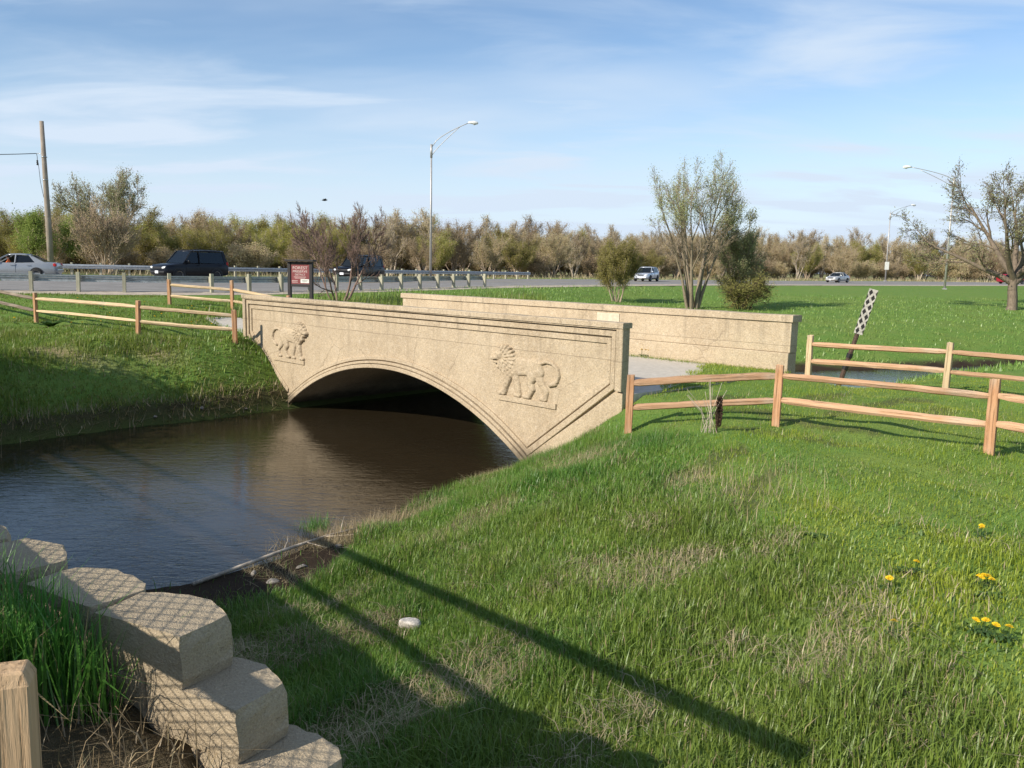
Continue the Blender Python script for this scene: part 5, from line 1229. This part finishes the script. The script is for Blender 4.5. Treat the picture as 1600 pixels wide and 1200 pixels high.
# growth along the parapet on the deck
P = np.array([R0 + NE * t - NF * s for t, s in zip(rng.uniform(.0, 6.5, 2600), BW - .08 - np.abs(rng.normal(0, .16, 2600)))]); blades('deck_weeds', np.column_stack([P, np.full(len(P), 1.85)]), rng.uniform(.02, .11, len(P)), .010, 'grass_left', .7, label='grass growing along the foot of the plain parapet')

_r = rng.uniform(0, 1, (9000, 2)) * np.array([2.3, 5.4]) + np.array([-.3, .75]); _r = _r[(_r[:, 0] < .42 * (_r[:, 1] - 1.5) + .1 + .12 * np.sin(_r[:, 1] * 5))]
P = R0 + NE * _r[:, :1] - NF * _r[:, 1:]; blades('deck_grass', np.column_stack([P, np.full(len(P), 1.86)]), rng.uniform(.03, .10, len(P)), .012, 'grass_lawn', .6, label='grass creeping over the end of the arch bridge deck')
# dandelions
def dandelion_meshes(seed):
    rd = random.Random(seed); f = MB(); n = 14
    for lay, (ro, z) in enumerate(((.024, .0), (.018, .006), (.010, .010))):
        for k in range(n):
            a = 2 * math.pi * (k + .5 * lay) / n; b = a + .35; f.add([(0, 0, z), (ro * math.cos(a), ro * math.sin(a), z + .004), (ro * 1.06 * math.cos((a + b) / 2), ro * 1.06 * math.sin((a + b) / 2), z + .001), (ro * math.cos(b), ro * math.sin(b), z + .004)], [(0, 1, 2, 3)])
    s = MB(); s.tube([(0, 0, 0), (.004, .002, .06), (0, 0, .10)], .0025, 5); l = MB()
    for k in range(8):
        a = 2 * math.pi * k / 8 + rd.uniform(-.3, .3); L = rd.uniform(.07, .13); c, s_ = math.cos(a), math.sin(a); pr = [(.01, .004), (.3, .010), (.45, .007), (.6, .014), (.72, .009), (.88, .013), (1, .001)]
        vs = []
        for q, w in pr: z = .012 + .04 * math.sin(q * 2.6); vs += [(c * L * q - s_ * w, s_ * L * q + c * w, z), (c * L * q + s_ * w, s_ * L * q - c * w, z)]
        l.add(vs, [(2 * i, 2 * i + 1, 2 * i + 3, 2 * i + 2) for i in range(len(pr) - 1)])
    return f.mesh('flower_head', 'dandelion'), s.mesh('stem', 'broad_leaf'), l.mesh('leaves', 'broad_leaf')
dmz = dandelion_meshes(1)
def dandelion(x_, y_, label, group, sc=1.0, z=None, h=1.0):
    e = empty('dandelion', (x_, y_, gz_at(x_, y_) if z is None else z), random.uniform(0, 6), label, 'flower', group); e.scale = (sc,) * 3
    link('leaves', dmz[2], e, scale=(.7, .7, .8)); link('stem', dmz[1], e, scale=(1, 1, h)); link('flower_head', dmz[0], e, (0, 0, .10 * h), (random.uniform(-.3, .3), random.uniform(-.3, .3), 0))
for x_, y_ in [(3.48, 6.98), (3.07, 6.64), (3.12, 6.65), (3.93, 6.85), (3.94, 6.81), (4.01, 6.87), (3.99, 6.77), (4.03, 6.86), (2.74, 5.79), (3.29, 5.69), (3.34, 5.69), (3.39, 5.63), (3.47, 5.61), (4.72, 8.25), (4.7, 8.17)]:
    dandelion(x_ + random.uniform(-.02, .02), y_, 'yellow dandelion flowering on the mown lawn', 'dandelions on the lawn', 1.15)
rd = random.Random(5)
for i in range(46):
    x_, y_ = rd.gauss(-12.5, 2.6), rd.uniform(26.2, 34)
    if on_path(np.array([(x_, y_)]))[0] or on_bridge(np.array([(x_, y_)]))[0] or x_ > -8.2: continue
    dandelion(x_, y_, 'yellow dandelion on the verge between the fences and the highway', 'dandelions on the verge', rd.uniform(1.2, 1.7), h=1.2)
for dx_ in (-.08, .02, .09):
    dandelion(3.62 + dx_, 23.22 - dx_ * .8, 'yellow dandelion at the foot of the plain parapet', 'dandelions on the deck', 1.5, 1.85, 1.3)
# broad-leaved weeds
def rosette(x_, y_, n, L, w, label, name='broad_leaved_plant', upright=.7):
    e = empty(name, (x_, y_, gz_at(x_, y_)), 0, label, 'plant')
    for k in range(n):
        a = k * 2.4 + random.uniform(-.3, .3); l_ = L * random.uniform(.6, 1.1); m = MB(); pr = [(0, .02), (.2, .45), (.5, 1), (.8, .7), (1, .03)]; vs = []; u_ = upright * random.uniform(.6, 1.2)
        for q, ww in pr: r_ = l_ * q * math.cos(u_); z = l_ * (q * math.sin(u_) - .25 * q * q); hw = w * ww / 2; vs += [(r_, -hw, z + .02), (r_, 0, z), (r_, hw, z + .02)]
        m.add(vs, [f for i in range(4) for f in ((3 * i, 3 * i + 1, 3 * i + 4, 3 * i + 3), (3 * i + 1, 3 * i + 2, 3 * i + 5, 3 * i + 4))])
        link('leaf', m.mesh('leaf', 'broad_leaf', True), e, (0, 0, 0), (0, 0, a))
rosette(-15.0, 27.6, 16, .55, .22, 'dark broad leaved plant beside the low fence above the bank')
for x_, y_, l_ in ((3.0, 7.95, 'dark leaf rosette alone on the lawn, apart from the dandelions'), (3.40, 7.02, 'dark leaf rosette with a single dandelion flower above it'), (3.75, 6.35, 'greyish leaf rosette between two dandelion clusters')): rosette(x_, y_, 13, .15, .055, l_, 'leaf_rosette', .35)
# dark dead seed stalk by the fence with pale stems
e = empty('dead_seed_stalk', (3.16, 12.9, gz_at(3.16, 12.9)), 0, 'dark brown dead seed stalk standing in front of the cedar fence', 'plant')
m = MB(); m.tube([(0, 0, 0), (.01, 0, .2), (.03, .01, .42), (.05, 0, .55)], [.014, .012, .010, .004], 6); m.build('stalk', 'seedhead', e)
m = MB(); rd = random.Random(3)
for i in range(420):
    z = rd.uniform(.10, .55); a = rd.uniform(0, 6.28); r_ = .055 * (1 - abs(z - .3) * 1.6) * rd.uniform(.7, 1.2); c_ = (.03 + r_ * math.cos(a), r_ * math.sin(a), z + rd.uniform(-.02, .04)); o_ = (.02, 0, z - .03)
    m.add([o_, (c_[0] + .006, c_[1], c_[2]), (c_[0], c_[1] + .006, c_[2] + .012), (c_[0] - .006, c_[1], c_[2])], [(0, 1, 2), (0, 2, 3)])
m.build('seed_head', 'seedhead', e)
m = MB()
for i in range(14):
    a = rd.uniform(-.9, .5); b = rd.uniform(-.4, .4); L = rd.uniform(.5, 1.0); m.tube([(-.1 + rd.uniform(-.15, .15), rd.uniform(-.1, .1), 0), (-.1 + a * .25 * L, b * .3 * L, L * .5), (-.1 + a * .65 * L, b * .7 * L, L * .85)], .0035, 4)
m.build('pale_stems', 'stick_wood', e)

# loose things: pale stone, driftwood stick, small stones, bird
def lump(name, loc, sx, sy, sz, seed, m, label, cat, group=None):
    bm = bmesh.new(); bmesh.ops.create_icosphere(bm, subdivisions=3, radius=1); rd = random.Random(seed); ax = [Vector((rd.gauss(0, 1), rd.gauss(0, 1), rd.gauss(0, 1))).normalized() for _ in range(9)]; cut = [rd.uniform(.55, .9) for _ in ax]
    for v in bm.verts:
        p = v.co.copy()
        for a, c_ in zip(ax, cut):
            k = p.dot(a)
            if k > c_: p -= a * (k - c_) * .85
        v.co = Vector((p.x * sx, p.y * sy, p.z * sz)) * (1 + rd.uniform(-.02, .02))
    me = bpy.data.meshes.new(name); bm.to_mesh(me); bm.free(); set_mat(me, m); o = link(name, me, None, loc, (0, 0, rd.uniform(0, 6))); return tag(o, label, cat, group)
z_ = gz_at(-.96, 8.02); lump('stone', (-.96, 8.02, z_ + .06), .12, .085, .075, 1, 'stone_white', 'pale whitish stone lying in the grass at the edge of the shade', 'stone')
for i, (x_, y_) in enumerate(((-3.0, 10.4), (-2.75, 10.9), (-3.35, 10.75), (-2.4, 11.6), (-9.2, 21.65), (-8.3, 22.5), (-7.4, 23.4))):
    lump('stone', (x_, y_, max(.0, gz_at(x_, y_)) + .02), random.uniform(.04, .09), random.uniform(.03, .07), random.uniform(.025, .05), 20 + i, 'stone_grey', 'small stone on the muddy shore near the driftwood branch' if y_ < 15 else 'small stone at the waterline below the low fence', 'stone', 'shore stones')
bz = .10
e = empty('driftwood_branch', (-4.0, 10.35, .14), 0, 'long pale driftwood branch lying across the muddy shore', 'branch')
m = MB(); m.tube([(0, 0, 0), (.45, .62, .03), (.85, 1.15, .07), (1.3, 1.7, .10), (1.9, 2.2, .14)], [.028, .030, .026, .020, .010], 7, jit=.2); m.build('main_stem', 'stick_wood', e, True)
for a, b in (((.85, 1.15, .07), (.75, 1.75, .10)), ((1.3, 1.7, .10), (2.0, 1.75, .16)), ((1.1, 1.45, .09), (1.75, 1.15, .13)), ((1.5, 1.87, .12), (1.45, 2.4, .2))):
    m = MB(); mid_ = tuple((p + q) / 2 + random.uniform(-.05, .05) for p, q in zip(a, b)); m.tube([a, mid_, b], [.010, .007, .004], 5); m.build('twig', 'stick_wood', e, True)
e = empty('bird', (-9.9, 45, 7.45), .5, 'small black bird flying above the bare shrub', 'bird')
m = MB(); m.tube([(-.16, 0, .0), (-.08, 0, .01), (0, 0, .015), (.07, 0, .02), (.11, 0, .03), (.15, 0, .025)], [.012, .035, .05, .035, .026, .004], 10)
for s in (1, -1): m.add([(.05, s * .03, .03), (-.05, s * .03, .03), (-.03, s * .16, .09), (.04, s * .15, .09), (-.05, s * .30, .06)], [(0, 1, 2, 3), (3, 2, 4)])
m.add([(-.14, .015, 0), (-.14, -.015, 0), (-.24, -.04, 0), (-.24, .04, 0)], [(0, 1, 2, 3)]); b_ = m.build('body', 'bird_black', e, True)
print('blades', n1, n2, n3, n4, n5, 'trees', nt_, 'tris', sum(len(m.polygons) for m in bpy.data.meshes))
